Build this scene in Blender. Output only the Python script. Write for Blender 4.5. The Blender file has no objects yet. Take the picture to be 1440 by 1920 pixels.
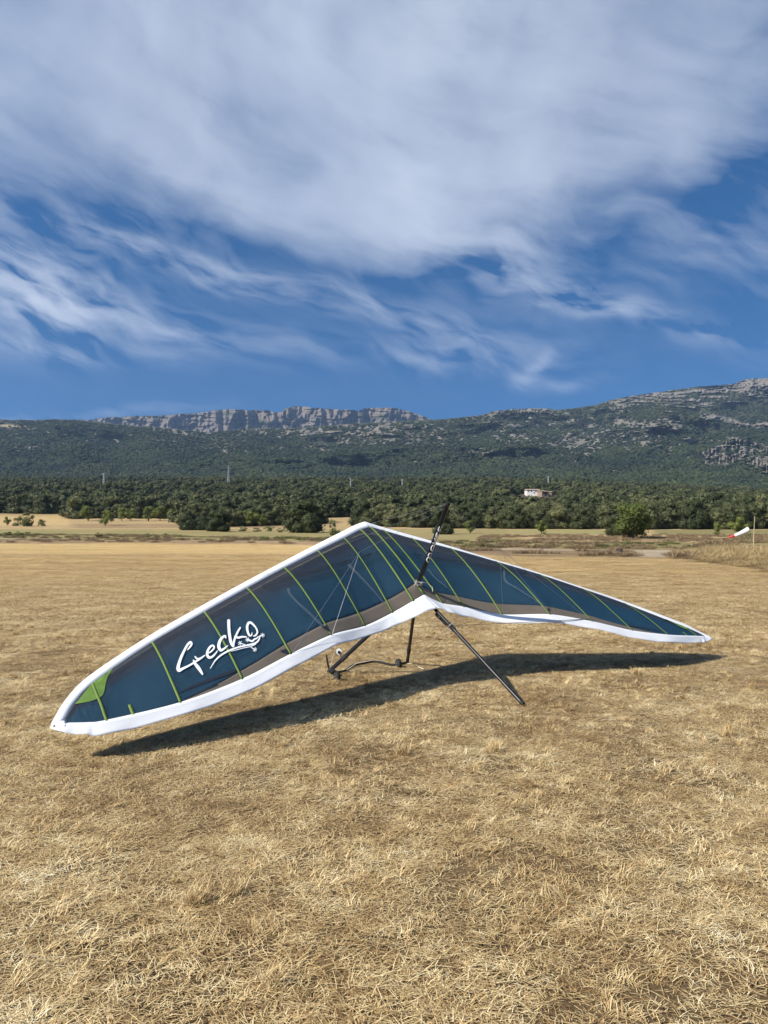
import bpy, bmesh, math, random
import numpy as np
from mathutils import Vector, Matrix
from mathutils.bvhtree import BVHTree
random.seed(7); RNG = np.random.default_rng(7)
SC = bpy.context.scene
C = SC.collection
R = math.radians

# ------------------------------------------------------------------ camera, sun, sky, exposure
CAM_H, PITCH, FPX = 1.76775, 0.0361, 1429.64       # eye height, tilt up, focal length in px of a 1440x1920 frame
cam = bpy.data.cameras.new('camera'); camo = bpy.data.objects.new('camera', cam); C.objects.link(camo)
camo.location = (0, 0, CAM_H); camo.rotation_euler = (math.pi/2 + PITCH, 0, 0)
cam.sensor_fit = 'VERTICAL'; cam.sensor_height = 24.0; cam.lens = 24.0*FPX/1920.0
cam.clip_start = 0.05; cam.clip_end = 30000
SC.camera = camo
SUN_TRAVEL = Vector((1.02, 0.55, -1.0)).normalized()
sd = -SUN_TRAVEL
SUN_EL = math.asin(sd.z); SUN_AZ = math.atan2(sd.x, sd.y)
sun = bpy.data.lights.new('sun', 'SUN'); sun.energy = 5.0; sun.angle = R(0.53); sun.color = (1.0, 0.945, 0.86)
suno = bpy.data.objects.new('sun', sun); C.objects.link(suno); suno.location = (-30, -20, 40)
suno.rotation_euler = SUN_TRAVEL.to_track_quat('-Z', 'Y').to_euler()
SC.view_settings.view_transform = 'Standard'; SC.view_settings.look = 'None'
SC.view_settings.gamma = 1; SC.view_settings.exposure = 0.62; SC.view_settings.use_curve_mapping = False
SC.render.engine = 'CYCLES'
SC.cycles.max_bounces = 6; SC.cycles.transparent_max_bounces = 16; SC.cycles.volume_bounces = 0
SC.cycles.diffuse_bounces = 3

class NT:
    """small helper to write node trees as expressions"""
    def __init__(s, tree): s.t = tree; s.n = tree.nodes; s.l = tree.links
    def new(s, kind, **kw):
        n = s.n.new(kind)
        for k, v in kw.items(): setattr(n, k, v)
        return n
    def put(s, sock, v):
        if v is None: return
        if isinstance(v, (int, float)): 
            sock.default_value = v if sock.type == 'VALUE' else ((v,)*3 if sock.type == 'VECTOR' else (v, v, v, 1))
        elif isinstance(v, (tuple, list)): sock.default_value = tuple(v) if len(v) == len(sock.default_value) else tuple(v) + (1,)
        else: s.l.new(v, sock)
    def m(s, op, a, b=None, c=None, clamp=False):
        n = s.new('ShaderNodeMath', operation=op, use_clamp=clamp)
        s.put(n.inputs[0], a); s.put(n.inputs[1], b); s.put(n.inputs[2], c); return n.outputs[0]
    def vm(s, op, a, b=None):
        n = s.new('ShaderNodeVectorMath', operation=op); s.put(n.inputs[0], a); s.put(n.inputs[1], b)
        return n.outputs['Value'] if op in ('LENGTH', 'DOT_PRODUCT', 'DISTANCE') else n.outputs[0]
    def xyz(s, x, y, z=0.0):
        n = s.new('ShaderNodeCombineXYZ'); s.put(n.inputs[0], x); s.put(n.inputs[1], y); s.put(n.inputs[2], z); return n.outputs[0]
    def sep(s, v): n = s.new('ShaderNodeSeparateXYZ'); s.put(n.inputs[0], v); return n.outputs
    def noise(s, v, scale, detail=4, rough=.5, dist=0, color=False):
        n = s.new('ShaderNodeTexNoise'); s.put(n.inputs['Vector'], v); n.inputs['Scale'].default_value = scale
        n.inputs['Detail'].default_value = detail; n.inputs['Roughness'].default_value = rough; n.inputs['Distortion'].default_value = dist
        return n.outputs['Color' if color else 'Fac']
    def ramp(s, f, stops, interp='LINEAR'):
        n = s.new('ShaderNodeValToRGB'); s.put(n.inputs[0], f); cr = n.color_ramp; cr.interpolation = interp
        while len(cr.elements) < len(stops): cr.elements.new(.5)
        for e, (p, c) in zip(cr.elements, stops):
            e.position = p; e.color = (c, c, c, 1) if isinstance(c, (int, float)) else tuple(c) + (1,)
        return n.outputs[0]
    def mix(s, f, a, b, mode='MIX'):
        n = s.new('ShaderNodeMix', data_type='RGBA', blend_type=mode)
        s.put(n.inputs[0], f); s.put(n.inputs[6], a); s.put(n.inputs[7], b); return n.outputs[2]
    def rng(s, v, a, b, c=0.0, d=1.0, smooth=False):
        n = s.new('ShaderNodeMapRange', interpolation_type='SMOOTHSTEP' if smooth else 'LINEAR')
        s.put(n.inputs[0], v)
        for i, q in enumerate((a, b, c, d)): s.put(n.inputs[i+1], q)
        return n.outputs[0]

world = bpy.data.worlds.new('World'); SC.world = world; world.use_nodes = True
w = NT(world.node_tree); w.n.clear()
sky = w.new('ShaderNodeTexSky', sky_type='NISHITA'); sky.sun_disc = False
sky.sun_elevation = SUN_EL; sky.sun_rotation = SUN_AZ; sky.altitude = 700; sky.air_density = 1.0; sky.dust_density = 0.0; sky.ozone_density = 3.0
tc = w.new('ShaderNodeTexCoord').outputs['Generated']
d = w.vm('NORMALIZE', tc)
dx, dy, dz = w.sep(d)
w.l.new(w.vm('NORMALIZE', w.xyz(dx, dy, w.m('ADD', w.m('MULTIPLY', w.m('MAXIMUM', dz, 0.0), .80), .20))), sky.inputs[0])   # clear mountain air: deep blue down to the ridge
az = w.m('ARCTAN2', dx, dy)
hor = w.m('SQRT', w.m('ADD', w.m('MULTIPLY', dx, dx), w.m('MULTIPLY', dy, dy)))
el = w.m('ARCTAN2', dz, w.m('MAXIMUM', hor, 1e-4))
base = w.xyz(az, el, 0)
wn = w.noise(w.vm('MULTIPLY', d, (1, 1, 1)), 2.6, 4, .55, 0, True)
warp = w.vm('MULTIPLY', w.vm('SUBTRACT', wn, (.5, .5, .5)), (.22, .12, 0))
wn2 = w.noise(d, 9.0, 3, .55, 0, True)
warp2 = w.vm('MULTIPLY', w.vm('SUBTRACT', wn2, (.5, .5, .5)), (.03, .016, 0))
P = w.vm('ADD', w.vm('ADD', base, warp), warp2)
def PX(x, y):      # direction (azimuth, elevation) seen at a pixel of the frame
    a = (x-720)/FPX; b = (960-y)/FPX; cp, sp = math.cos(PITCH), math.sin(PITCH)
    v = (a, cp-b*sp, sp+b*cp); return math.atan2(v[0], v[1]), math.atan2(v[2], math.hypot(v[0], v[1]))
def blob(x, y, rx, ry, ang, amp, lo=1.0, hi=0.0):   # soft stretched cloud patch; ang = clockwise tilt of its long axis
    a, e = PX(x, y); t = R(-ang); c, s_ = math.cos(t), math.sin(t)
    q = w.vm('SUBTRACT', P, (a, e, 0))
    u = w.vm('DOT_PRODUCT', q, (c*FPX/rx, s_*FPX/rx, 0)); v = w.vm('DOT_PRODUCT', q, (-s_*FPX/ry, c*FPX/ry, 0))
    r2 = w.m('ADD', w.m('MULTIPLY', u, u), w.m('MULTIPLY', v, v))
    return w.m('MULTIPLY', w.m('EXPONENT', w.m('MULTIPLY', r2, -1.0)), amp)
def total(lst):
    s_ = lst[0]
    for q in lst[1:]: s_ = w.m('ADD', s_, q)
    return s_
# fibres: noise stretched along a falling diagonal
def fibre(ang, sx, sy, scale, detail=7, rough=.6, src=None):
    t = R(-ang); c, s_ = math.cos(t), math.sin(t)
    u = w.vm('DOT_PRODUCT', src or P, (c*sx, s_*sx, 0)); v = w.vm('DOT_PRODUCT', src or P, (-s_*sy, c*sy, 0))
    return w.noise(w.xyz(u, v, 0), scale, detail, rough, .3)
fa = fibre(17, 1.0, 3.6, 4.5, 5, .5); fb = fibre(30, 1.0, 3.4, 7.0, 6, .55); fc = w.noise(P, 3.6, 8, .54, .3); fd = fibre(15, 1.0, 4.5, 9.0, 6, .50)
sheet = total([blob(560, 150, 800, 190, 8, 1.15), blob(250, -60, 700, 230, 0, .6), blob(1470, 280, 170, 170, -20, -.55), blob(60, 390, 200, 40, 8, -.35), blob(1050, 60, 640, 230, 5, .95),
               blob(480, 350, 330, 62, 17, .80), blob(80, 255, 260, 70, 12, .45), blob(690, 405, 170, 52, 12, .60), blob(1010, 320, 320, 100, -10, .60),
               blob(1240, 330, 190, 90, -40, .40), blob(1330, 450, 220, 60, 8, .14)])
streak = total([blob(10, 530, 190, 75, 8, 1.15), blob(230, 590, 320, 36, 10, .62), blob(560, 545, 380, 28, 14, .70), blob(260, 465, 330, 26, 12, .40),
                blob(1000, 550, 300, 26, 20, .75), blob(900, 480, 160, 60, 35, .45), blob(1150, 608, 120, 13, 12, .60),
                blob(810, 665, 170, 30, 5, .62), blob(990, 685, 42, 14, -28, .80), blob(1060, 716, 80, 9, 8, .55), blob(1430, 645, 80, 13, 4, 1.0),
                blob(60, 650, 150, 14, 4, .4), blob(230, 775, 230, 12, -6, .22), blob(1400, 520, 180, 50, 10, .28), blob(30, 785, 190, 9, 0, .2)])
elsew = w.m('MULTIPLY', w.rng(w.m('ABSOLUTE', az), .62, 1.1, 0, 1, True), w.rng(el, .10, .35, .0, .55, True))   # the same thin cloud goes on outside the frame
zen = w.rng(el, .66, .95, 0, .75, True)
sheet2 = w.m('ADD', sheet, w.m('ADD', w.m('MULTIPLY', elsew, w.rng(fc, .35, .65)), zen))
tex = w.m('ADD', w.m('MULTIPLY', fa, .38), w.m('ADD', w.m('MULTIPLY', fc, .52), w.m('MULTIPLY', fd, .10)))
dens1 = w.rng(w.m('ADD', sheet2, w.rng(tex, .34, .66, -.44, .44)), .38, 1.60, 0, 1.50, False)
body = w.m('MULTIPLY', w.rng(tex, .36, .62, .50, 1.35), w.rng(w.noise(P, 9.0, 5, .5, .3), .3, .7, .80, 1.15))
dens1 = w.m('MULTIPLY', dens1, body)
dens2 = w.m('MULTIPLY', streak, w.rng(w.m('ADD', w.m('MULTIPLY', fd, .55), w.m('MULTIPLY', fb, .45)), .42, .70, .0, 1.45))
veil = w.m('MULTIPLY', w.rng(fb, .44, .70, 0, .26), w.rng(el, .24, .38, 0, 1, True))
dn = w.m('ADD', w.m('ADD', w.m('MAXIMUM', dens1, 0.0), w.m('MAXIMUM', dens2, 0.0)), veil)
alpha = w.m('SUBTRACT', 1.0, w.m('EXPONENT', w.m('MULTIPLY', dn, -1.15)))
alpha = w.m('MULTIPLY', alpha, w.rng(w.noise(P, 3.0, 5, .5, .2), .35, .62, .74, .95), clamp=True)
hsv = w.new('ShaderNodeHueSaturation'); hsv.inputs['Saturation'].default_value = 1.36; hsv.inputs['Value'].default_value = 0.77; hsv.inputs['Hue'].default_value = 0.503
w.l.new(sky.outputs[0], hsv.inputs['Color'])
soft = w.noise(P, 2.2, 4, .5)
ccol = w.mix(w.rng(soft, .35, .65), (3.9, 4.6, 5.9), (5.9, 6.45, 7.5))
skyc = w.mix(alpha, hsv.outputs[0], ccol)
bg = w.new('ShaderNodeBackground'); w.l.new(skyc, bg.inputs[0]); bg.inputs[1].default_value = 0.085
wo = w.new('ShaderNodeOutputWorld'); w.l.new(bg.outputs[0], wo.inputs[0])

# ------------------------------------------------------------------ helpers
def link(o, parent=None):
    C.objects.link(o)
    if parent is not None: o.parent = parent
    return o
def tag(o, label=None, cat=None, group=None, kind=None):
    if label: o['label'] = label
    if cat: o['category'] = cat
    if group: o['group'] = group
    if kind: o['kind'] = kind
    return o
def empty(name, loc=(0, 0, 0), rz=0.0, label=None, cat=None, group=None):
    o = bpy.data.objects.new(name, None); o.location = loc; o.rotation_euler = (0, 0, rz); o.empty_display_size = .2
    link(o); return tag(o, label, cat, group)
def mesh_from(name, v, f, mats=(), smooth=False, mi=None, attrs=None):
    me = bpy.data.meshes.new(name)
    v = np.asarray(v, dtype=np.float32).reshape(-1, 3)
    if isinstance(f, np.ndarray):
        k = f.shape[1]; me.vertices.add(len(v)); me.vertices.foreach_set('co', v.ravel())
        me.loops.add(f.size); me.loops.foreach_set('vertex_index', f.ravel().astype(np.int32))
        me.polygons.add(len(f)); me.polygons.foreach_set('loop_start', np.arange(0, f.size, k, dtype=np.int32))
        me.polygons.foreach_set('loop_total', np.full(len(f), k, dtype=np.int32)); me.update(calc_edges=True)
    else:
        me.from_pydata([tuple(map(float, q)) for q in v], [], [tuple(int(i) for i in q) for q in f]); me.update()
    for m_ in mats: me.materials.append(m_)
    if smooth: me.polygons.foreach_set('use_smooth', [True]*len(me.polygons))
    if mi is not None: me.polygons.foreach_set('material_index', np.asarray(mi, dtype=np.int32))
    for k, (kind, arr) in (attrs or {}).items():
        a = me.attributes.new(k, kind, 'POINT')
        a.data.foreach_set({'FLOAT': 'value', 'INT': 'value', 'FLOAT_VECTOR': 'vector', 'FLOAT_COLOR': 'color'}[kind], np.asarray(arr).ravel())
    return me
def obj(name, me, parent=None):
    o = bpy.data.objects.new(name, me); return link(o, parent)
def grid_faces(nr, nc, off=0):
    i = np.arange(nr-1)[:, None]*nc + np.arange(nc-1)[None, :]
    return np.stack([i, i+1, i+nc+1, i+nc], -1).reshape(-1, 4) + off
class MB:
    """collects simple solids into one mesh"""
    def __init__(s): s.v = []; s.f = []
    def add(s, v, f): o = len(s.v); s.v += [tuple(map(float, q)) for q in v]; s.f += [tuple(int(i)+o for i in q) for q in f]; return s
    def box(s, c, d, M=None):
        x, y, z = [q/2 for q in d]
        v = [Vector((a*x, b*y, e*z)) for a in (-1, 1) for b in (-1, 1) for e in (-1, 1)]
        if M is not None: v = [M @ q for q in v]
        v = [q + Vector(c) for q in v]
        return s.add(v, [(0, 1, 3, 2), (4, 6, 7, 5), (0, 4, 5, 1), (2, 3, 7, 6), (0, 2, 6, 4), (1, 5, 7, 3)])
    def tube(s, pts, r, n=10, flat=1.0, ref=None, cap=True):
        pts = [Vector(p) for p in pts]; rr = r if isinstance(r, (list, tuple)) else [r]*len(pts)
        rings = []; prev = None
        for i, p in enumerate(pts):
            t = (pts[min(i+1, len(pts)-1)] - pts[max(i-1, 0)]).normalized()
            if prev is None:
                a = Vector(ref) if ref is not None else (Vector((0, 0, 1)) if abs(t.z) < .9 else Vector((1, 0, 0)))
            else: a = prev
            a = (a - t*a.dot(t)).normalized(); b = t.cross(a); prev = a
            rings.append([p + a*math.cos(q)*rr[i] + b*math.sin(q)*rr[i]*flat for q in [2*math.pi*k/n for k in range(n)]])
        v = [q for r_ in rings for q in r_]; f = []
        for i in range(len(pts)-1):
            for k in range(n): f.append((i*n+k, i*n+(k+1) % n, (i+1)*n+(k+1) % n, (i+1)*n+k))
        if cap: f.append(tuple(range(n))[::-1]); f.append(tuple((len(pts)-1)*n+k for k in range(n)))
        return s.add(v, f)
    def build(s, name, mat, parent=None, smooth=True):
        me = mesh_from(name, s.v, s.f, [mat])
        if smooth:
            me.polygons.foreach_set('use_smooth', [True]*len(me.polygons))
            me.set_sharp_from_angle(angle=R(40))
        return obj(name, me, parent)

def _hash(ix, iy, iz, seed):
    h = (ix.astype(np.int64)*374761393 + iy.astype(np.int64)*668265263 + iz.astype(np.int64)*2147483647 + seed*974711) & 0xFFFFFFFF
    h = ((h ^ (h >> 13))*1274126177) & 0xFFFFFFFF
    h = ((h ^ (h >> 16))*2246822519) & 0xFFFFFFFF
    return ((h ^ (h >> 15)) & 0xFFFFFF)/float(0xFFFFFF)
def vnoise(x, y, seed=0):
    x = np.asarray(x, float); y = np.asarray(y, float)
    x0 = np.floor(x); y0 = np.floor(y); fx = x-x0; fy = y-y0; fx = fx*fx*(3-2*fx); fy = fy*fy*(3-2*fy); z = np.zeros_like(x0)
    a = _hash(x0, y0, z, seed); b = _hash(x0+1, y0, z, seed); c = _hash(x0, y0+1, z, seed); d_ = _hash(x0+1, y0+1, z, seed)
    return (a*(1-fx)+b*fx)*(1-fy) + (c*(1-fx)+d_*fx)*fy
def fbm(x, y, seed=0, oct=5, gain=.5, ridged=False):
    s_ = 0; a = 1; t = 0
    for i in range(oct):
        n = vnoise(x*2**i + 17.3*i, y*2**i - 9.1*i, seed+i)
        if ridged: n = 1-abs(2*n-1)
        s_ = s_ + n*a; t += a; a *= gain
    return s_/t
def interp(x, pts):
    p = np.array(pts, float); return np.interp(x, p[:, 0], p[:, 1])
def sstep(x, a, b): t = np.clip((x-a)/(b-a), 0, 1); return t*t*(3-2*t)

def material(name, rough=.8, spec=.3):
    m_ = bpy.data.materials.new(name); m_.use_nodes = True; t = NT(m_.node_tree); t.n.clear()
    b = t.new('ShaderNodeBsdfPrincipled'); b.inputs['Roughness'].default_value = rough; b.inputs['Specular IOR Level'].default_value = spec
    o = t.new('ShaderNodeOutputMaterial'); t.l.new(b.outputs[0], o.inputs[0]); t.b = b; t.o = o; return m_, t
def bump(t, h, strength=.4, dist=.01):
    n = t.new('ShaderNodeBump'); n.inputs['Strength'].default_value = strength; n.inputs['Distance'].default_value = dist
    t.put(n.inputs['Height'], h); t.l.new(n.outputs[0], t.b.inputs['Normal'])
def simple(name, col, rough=.6, var=.15, scale=8, metal=0.0, spec=.4, bmp=0.0):
    m_, t = material(name, rough, spec); t.b.inputs['Metallic'].default_value = metal
    p = t.new('ShaderNodeTexCoord').outputs['Object']; n = t.noise(p, scale, 5, .6)
    lo = tuple(c*(1-var) for c in col); hi = tuple(min(1, c*(1+var)) for c in col)
    t.put(t.b.inputs['Base Color'], t.mix(t.rng(n, .3, .7), lo, hi))
    if bmp: bump(t, t.noise(p, scale*6, 4, .6), bmp, .005)
    return m_

# instanced ground cover / far woods: a point mesh plus an Instance on Points group; only for "stuff"
def scatter(name, pts, rot, scl, idx, sources, label, kind='stuff', cat=None):
    coll = bpy.data.collections.new(name + '_pieces')
    for s_ in sources: coll.objects.link(s_)
    me = mesh_from(name, pts, [], attrs={'rot': ('FLOAT_VECTOR', rot), 'scl': ('FLOAT_VECTOR', scl), 'idx': ('INT', idx.astype(np.int32))})
    o = obj(name, me); tag(o, label, cat, None, kind)
    g = bpy.data.node_groups.new(name, 'GeometryNodeTree')
    g.interface.new_socket('Geometry', in_out='INPUT', socket_type='NodeSocketGeometry'); g.interface.new_socket('Geometry', in_out='OUTPUT', socket_type='NodeSocketGeometry')
    gi = g.nodes.new('NodeGroupInput'); go = g.nodes.new('NodeGroupOutput'); ip = g.nodes.new('GeometryNodeInstanceOnPoints')
    ci = g.nodes.new('GeometryNodeCollectionInfo'); ci.inputs[0].default_value = coll; ci.inputs['Separate Children'].default_value = True; ci.inputs['Reset Children'].default_value = True
    def na(nm, ty):
        n = g.nodes.new('GeometryNodeInputNamedAttribute'); n.data_type = ty; n.inputs[0].default_value = nm
        return [q for q in n.outputs if q.enabled and q.name == 'Attribute'][0]
    ip.inputs['Pick Instance'].default_value = True
    g.links.new(gi.outputs[0], ip.inputs['Points']); g.links.new(ci.outputs[0], ip.inputs['Instance'])
    g.links.new(na('idx', 'INT'), ip.inputs['Instance Index']); g.links.new(na('rot', 'FLOAT_VECTOR'), ip.inputs['Rotation']); g.links.new(na('scl', 'FLOAT_VECTOR'), ip.inputs['Scale'])
    g.links.new(ip.outputs[0], go.inputs[0])
    md = o.modifiers.new('scatter', 'NODES'); md.node_group = g
    return o
def source(name, me): return bpy.data.objects.new(name, me)

# pixel helpers: where things of the real place stand, worked out from the photograph
CP, SP = math.cos(PITCH), math.sin(PITCH)
def slope(px, py=1000.0):        # x/y and (z-h)/y of the ray through a pixel
    a = (np.asarray(px, float)-720)/FPX; b = (960-np.asarray(py, float))/FPX; q = CP-b*SP
    return a/q, (SP+b*CP)/q
def at(px, py, D): s_, e = slope(px, py); return Vector((float(s_*D), float(D), float(CAM_H+e*D)))

ZD = [(-900, 0), (28, 0), (40, .15), (52, .48), (62, .60), (72, .70), (80, .92), (95, 1.25), (120, 1.95), (160, 3.0), (220, 4.9), (300, 9), (400, 16), (700, 45), (1100, 84), (1700, 125)]
def gz(x, y):
    y = np.asarray(y, float); x = np.asarray(x, float)
    z = interp(y, ZD); z = z + (interp(y+3, ZD)+interp(y-3, ZD)-2*z)*.33
    z = z + (fbm(x*.05, y*.05, 3, 3)-.5)*.22*sstep(y, 15, 60)
    z = z + (fbm(x*.02, y*.02, 9, 3)-.5)*6*sstep(y, 230, 600)
    z = z - np.clip((pxof(x, y)-1000)/440, 0, 2.2)*19*y/FPX*sstep(y, 350, 800)*(y > 0)
    # low banks along the field edge and beyond the track
    e = field_edge(x, y)
    z = z + .35*np.exp(-((y-e-3.0)/2.2)**2)*sstep(e, 60, 85) + .10*np.exp(-((y-e-3)/3)**2)
    z = z + .45*np.exp(-((y-tracky(x)-9)/4.0)**2)
    z = z + .5*np.exp(-((y-(175+.1*x))/7.0)**2)*sstep(-x/np.maximum(y, 1), .15, .25)
    return z
def pxof(x, y): return 720+FPX*np.asarray(x)/np.maximum(np.asarray(y), .5)
def field_edge(x, y):
    p = pxof(x, np.maximum(y, 20)); return interp(p, [(-3000, 95), (300, 93), (480, 89), (620, 84), (800, 67), (950, 55), (1150, 53), (1262, 51), (1330, 45), (1440, 37.5), (1600, 31), (2400, 20)])
def tracky(x): return interp(x, [(-400, 190), (-60, 118), (-8, 90), (18, 73), (45, 72), (400, 76)])
def gzs(x, y): return float(gz(np.array([x]), np.array([y]))[0])

# ------------------------------------------------------------------ materials
def zone_material():
    m_, t = material('field_ground', .95, .1)
    col = t.new('ShaderNodeAttribute', attribute_name='zone').outputs['Color']
    pos = t.new('ShaderNodeNewGeometry').outputs['Position']
    n1 = t.noise(pos, 1.3, 6, .65); n2 = t.noise(pos, 22, 5, .7); n3 = t.noise(t.vm('MULTIPLY', pos, (.25, 1, 1)), .35, 4, .6)
    st = t.noise(t.vm('MULTIPLY', pos, (.35, 1.0, 1)), 5.5, 5, .75)
    f = t.m('MULTIPLY', t.m('MULTIPLY', t.rng(n1, .25, .75, .80, 1.18), t.rng(n2, .25, .75, .62, 1.38)), t.m('MULTIPLY', t.rng(n3, .3, .7, .86, 1.12), t.rng(st, .3, .7, .82, 1.18)))
    c = t.mix(1.0, col, t.xyz(f, f, f), 'MULTIPLY')
    t.put(t.b.inputs['Base Color'], c)
    bump(t, t.m('ADD', t.noise(pos, 60, 5, .75), t.noise(pos, 9, 5, .65)), 1.0, .05)
    return m_
def foliage_material(name, lo, hi, rnd=.5, trans=.25, far=False):
    m_, t = material(name, .65, .2)
    g = t.new('ShaderNodeNewGeometry'); oi = t.new('ShaderNodeObjectInfo')
    k = t.m('ADD', t.m('MULTIPLY', g.outputs['Random Per Island'], 1-rnd), t.m('MULTIPLY', oi.outputs['Random'], rnd))
    c = t.mix(k, lo, hi)
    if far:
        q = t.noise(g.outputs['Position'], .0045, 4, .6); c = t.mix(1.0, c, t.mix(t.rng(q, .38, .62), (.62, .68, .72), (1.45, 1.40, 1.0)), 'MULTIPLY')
    t.put(t.b.inputs['Base Color'], c)
    tr = t.new('ShaderNodeBsdfTranslucent'); t.put(tr.inputs[0], t.mix(.5, c, (.12, .16, .02)))
    mx = t.new('ShaderNodeMixShader'); mx.inputs[0].default_value = trans
    t.l.new(t.b.outputs[0], mx.inputs[1]); t.l.new(tr.outputs[0], mx.inputs[2]); t.l.new(mx.outputs[0], t.o.inputs[0])
    return m_
def straw_material(name, stops, rnd=.35):
    m_, t = material(name, .6, .25)
    g = t.new('ShaderNodeNewGeometry'); pos = g.outputs['Position']
    big = t.noise(pos, .9, 5, .65); sm_ = t.noise(pos, 5.0, 4, .6)
    k = t.m('ADD', t.m('ADD', t.m('MULTIPLY', g.outputs['Random Per Island'], .72), t.rng(sm_, .3, .7, -.16, .16)), t.rng(big, .3, .7, -.14, .36))
    t.put(t.b.inputs['Base Color'], t.ramp(k, stops))
    return m_
M_ground = zone_material()
M_oak = foliage_material('holm_oak_leaves', (.022, .030, .011), (.135, .142, .060), .5, .12)
M_olive = foliage_material('olive_scrub_leaves', (.075, .085, .030), (.19, .19, .085), .5, .2)
M_dark = foliage_material('dark_oak_leaves', (.024, .034, .013), (.075, .086, .034), .4, .12)
M_lime = foliage_material('almond_leaves', (.10, .13, .028), (.23, .25, .07), .35, .3)
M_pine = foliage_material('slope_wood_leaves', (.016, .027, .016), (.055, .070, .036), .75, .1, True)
M_bark = simple('bark', (.10, .075, .055), .9, .3, 5, bmp=.4)
M_straw = straw_material('straw', [(0.0, (.15, .085, .036)), (.25, (.33, .205, .082)), (.50, (.55, .40, .185)), (.80, (.76, .61, .335)), (1.0, (.88, .78, .52))])
M_tall = straw_material('tall_dry_grass', [(0.0, (.16, .11, .05)), (.4, (.36, .26, .12)), (1.0, (.62, .49, .26))])
M_weed = foliage_material('green_weeds', (.10, .12, .035), (.26, .25, .11), .5, .2)
M_browng = straw_material('brown_dry_grass', [(0.0, (.11, .075, .045)), (.5, (.25, .18, .10)), (1.0, (.42, .32, .18))])

# ------------------------------------------------------------------ ground sheet
def lin(a, b, n): return np.linspace(a, b, n, endpoint=False)
ys = np.concatenate([lin(-600, -40, 12), lin(-40, 0, 16), lin(0, 40, 100), lin(40, 130, 190), lin(130, 240, 90), lin(240, 420, 60), lin(420, 1200, 80), np.linspace(1200, 1600, 10)])
ss = np.concatenate([lin(-3.0, -.75, 24), lin(-.75, .75, 420), np.linspace(.75, 3.0, 25)])
W_ = np.maximum(70, ys+25)
GX = ss[None, :]*W_[:, None]; GY = np.repeat(ys[:, None], len(ss), 1)
GZ = gz(GX, GY)
pxg = pxof(GX, GY)
GOLD = np.array([.50, .35, .155]); STUB = np.array([.33, .23, .105]); DIRT = np.array([.26, .185, .105]); ROAD = np.array([.46, .385, .275])
OLIVE = np.array([.26, .225, .095]); BROWN = np.array([.20, .14, .075]); TAN = np.array([.40, .29, .145]); GREEN = np.array([.13, .135, .05]); WOOD = np.array([.075, .062, .035])
def ground_colour(x, y):
    p = pxof(x, y); e = field_edge(x, y); tk = tracky(x); jn = (fbm(x*.12, y*.25, 21, 4)-.5)
    c = np.ones(x.shape+(3,))*STUB
    def lay(mask, col):
        nonlocal c; c = c*(1-mask[..., None]) + col*mask[..., None]
    # stubble turns more golden with distance; bare soil patches near
    lay(sstep(y, 10, 40), GOLD)
    lay(.45*sstep(fbm(x*.06, y*.12, 5, 4), .50, .62)*sstep(y, 12, 30), GOLD*.80)
    lay((1-sstep(y, 9, 22))*(.80+0*y), np.array([.19, .128, .070]))
    yy = y + jn*2.5
    lay(sstep(yy, e-.8, e+.8), DIRT)
    lay(.6*sstep(yy, e+2, e+5)*sstep(jn, -.1, .2), BROWN)
    # beyond the track
    b = tk
    lay(sstep(yy, b+2.5, b+5), OLIVE*.9); lay(sstep(yy, b+9, b+14)*sstep(p, 930, 1000), BROWN*1.2)
    lay(sstep(yy, b+16, b+22)*sstep(p, 930, 1000), TAN); lay(sstep(yy, b+34, b+38)*sstep(p, 930, 1000), BROWN*1.15); lay(sstep(yy, b+41, b+46)*sstep(p, 930, 1000), TAN)
    lay(sstep(yy, 148, 156)*sstep(p, 930, 980)*(1-sstep(p, 1135, 1150)), OLIVE*1.05)
    lay(sstep(yy, 144, 150)*(1-sstep(yy, 196, 204))*sstep(p, 1215, 1235), OLIVE*.82)
    lay(sstep(yy, 204, 207)*sstep(p, 930, 980), TAN)
    L = 1-sstep(p, 890, 960)
    lay(L*sstep(yy, b+8, b+14), OLIVE*.95); lay(.6*L*sstep(yy, b+8, b+14)*sstep(fbm(x*.05, y*.2, 77, 3), .45, .6), TAN*.85); lay(L*sstep(yy, 205, 212), TAN*.92); lay(.8*L*sstep(yy, 222, 228)*(1-sstep(yy, 262, 268))*sstep(p, 120, 150)*(1-sstep(p, 560, 640)), BROWN*1.25)
    lay(L*sstep(yy, 275, 285), TAN*.88)
    lay(.5*L*sstep(yy, 240, 260)*(1-sstep(p, 120, 140)), GOLD)
    lay(sstep(y, 320, 430), WOOD); lay(sstep(y, 440, 480)*sstep(fbm(x/60., y/60., 5, 3), .60, .64), TAN*.8)
    # track with two wheel lines, and the light patch where it meets the field
    rd = np.exp(-((y-tk)/1.7)**4); lay(rd*.9, ROAD); lay(.5*np.exp(-((y-tk)/.35)**2), BROWN*1.4)
    gate = np.exp(-(((x-.355*y)/2.6)**4))*sstep(y, 50, 56)*(1-sstep(y, 71, 73)); lay(gate*.75, ROAD*.95)
    c = c*(1 + .25*(fbm(x*.5, y*.5, 33, 3)-.5))[..., None]
    return c
GC = ground_colour(GX, GY)
gcol = np.concatenate([GC, np.ones(GC.shape[:2]+(1,))], -1)
me = mesh_from('field', np.stack([GX, GY, GZ], -1), grid_faces(len(ys), len(ss)), [M_ground], True, attrs={'zone': ('FLOAT_COLOR', gcol)})
tag(obj('field', me), 'mown straw coloured field with pale track and drier verges rising to the woods', None, None, 'structure')

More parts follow.
